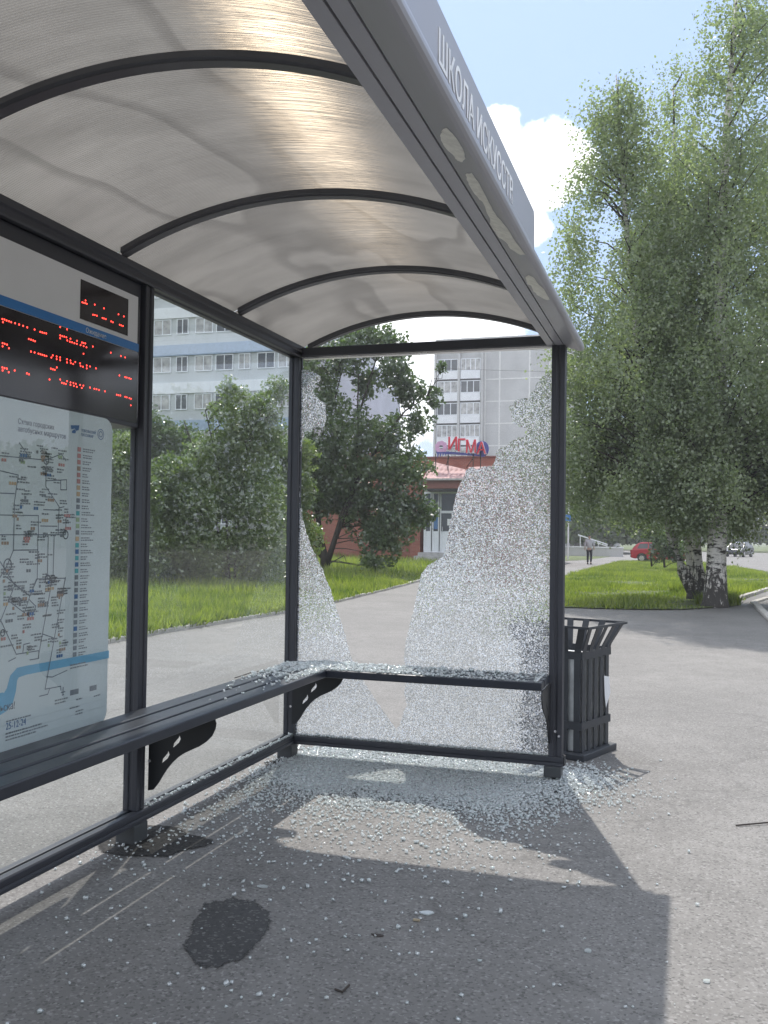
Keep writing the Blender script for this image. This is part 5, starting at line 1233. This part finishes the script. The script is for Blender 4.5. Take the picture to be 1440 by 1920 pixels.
# ------------------------------------------------------------------ walking man
def man():
    g = onz(1105, 1058); H = 55.0 / F * float(np.dot(g - CAM, FW)); s = H / 1.75
    P = empty('person', tuple(g), YAW * 0.8 - 0.25, label='man in light grey shirt and dark trousers walking away on the path', category='person'); P.scale = (s, s, s)
    def skin(name, pts, edges, mat, parent, root=0, sub=1):
        me = bpy.data.meshes.new(name); me.from_pydata([p[:3] for p in pts], edges, []); o = link(name, me, mat, parent)
        sk = o.modifiers.new('skin', 'SKIN'); sk.use_smooth_shade = True
        for i, p in enumerate(pts):
            r = p[3]; me.skin_vertices[0].data[i].radius = r if isinstance(r, tuple) else (r, r); me.skin_vertices[0].data[i].use_root = (i == root)
        sb = o.modifiers.new('sub', 'SUBSURF'); sb.levels = sb.render_levels = sub; return o
    sk_m = plain('skin', (.42, .27, .20), .5); sh_m = plain('grey_shirt', (.46, .46, .50), .8, 0, .1, 5); tr_m = plain('dark_trousers', (.018, .02, .028), .8); hr = plain('dark_hair', (.02, .017, .015), .7)
    body = [(0, 0, .95, .085), (0, 0, 1.15, .09), (0, .02, 1.36, .10), (0, .0, 1.48, .05), (0, -.01, 1.56, .05), (0, 0, 1.66, .085), (0, 0.01, 1.72, .06),
            (-.19, 0, 1.42, .055), (-.25, -.02, 1.15, .042), (-.27, .04, .92, .033), (-.27, .06, .83, .035), (.19, 0, 1.42, .055), (.25, .03, 1.15, .042), (.26, .10, .93, .033), (.26, .12, .84, .035),
            (-.09, 0, .86, .07), (-.10, .06, .50, .055), (-.10, -.02, .10, .04), (-.10, .12, .03, .035), (.09, 0, .86, .07), (.10, -.02, .50, .055), (.10, -.16, .12, .04), (.10, -.05, .03, .035)]
    ed = [(0, 1), (1, 2), (2, 3), (3, 4), (4, 5), (5, 6), (2, 7), (7, 8), (8, 9), (9, 10), (2, 11), (11, 12), (12, 13), (13, 14), (0, 15), (15, 16), (16, 17), (17, 18), (0, 19), (19, 20), (20, 21), (21, 22)]
    b = skin('body', body, ed, sk_m, P)
    skin('shirt', [(0, 0, .93, (.17, .12)), (0, 0, 1.15, (.165, .125)), (0, .02, 1.36, (.18, .13)), (0, 0, 1.47, .08), (-.20, 0, 1.41, .085), (-.25, -.02, 1.17, .066), (-.26, .02, 1.05, .06), (.20, 0, 1.41, .085), (.25, .03, 1.17, .066), (.26, .06, 1.05, .06)], [(0, 1), (1, 2), (2, 3), (2, 4), (4, 5), (5, 6), (2, 7), (7, 8), (8, 9)], sh_m, P)
    skin('trousers', [(0, 0, .94, (.155, .115)), (-.09, 0, .84, .105), (-.10, .06, .50, .078), (-.10, -.02, .09, .06), (.09, 0, .84, .105), (.10, -.02, .50, .078), (.10, -.155, .11, .06)], [(0, 1), (1, 2), (2, 3), (0, 4), (4, 5), (5, 6)], tr_m, P)
    skin('cap', [(0, -.02, 1.66, .088), (0, -.01, 1.73, .072)], [(0, 1)], hr, P)
    sh = MB(); sh.box((-.145, -.09, 0), (-.055, .19, .075)); sh.box((.055, -.24, 0), (.145, .05, .075)); sh.build('shoes', hr, P, bevel=.02)
man()

# overhead power lines seen through the gap under the roof arch
lw = MB(); a = at(700, 618, 60); b = at(1010, 655, 60)
for k in range(2):
    pts = [at(-400 + 1900 * q / 24, 560 + 40 * k + 0.055 * (1900 * q / 24) + 26 * math.sin(math.pi * q / 24), 62) for q in range(25)]; lw.tube(pts, 0.010, 4)
lw.build('power_lines', M['rubber'], label='two thin black overhead wires crossing behind the shelter', category='cable')

# ------------------------------------------------------------------ thin volume added to imitate lens glare
hm = bpy.data.materials.new('glare_haze'); hm.use_nodes = True; ht = NT(hm.node_tree)
ht.n('ShaderNodeOutputMaterial', {'Volume': ht.n('ShaderNodeVolumePrincipled', {'Color': (0.93, 0.96, 1, 1), 'Density': 0.0011, 'Anisotropy': 0.3}).outputs[0]})
MB().box((-960, -460, -1.0), (960, 1560, 42)).build('glare_haze', hm, kind='stuff')

# ------------------------------------------------------------------ to metres
for o in list(scene.objects):
    if o.parent is None and o.type in {'MESH', 'EMPTY'}:
        o.location = Vector(o.location) * UNIT; o.scale = Vector(o.scale) * UNIT
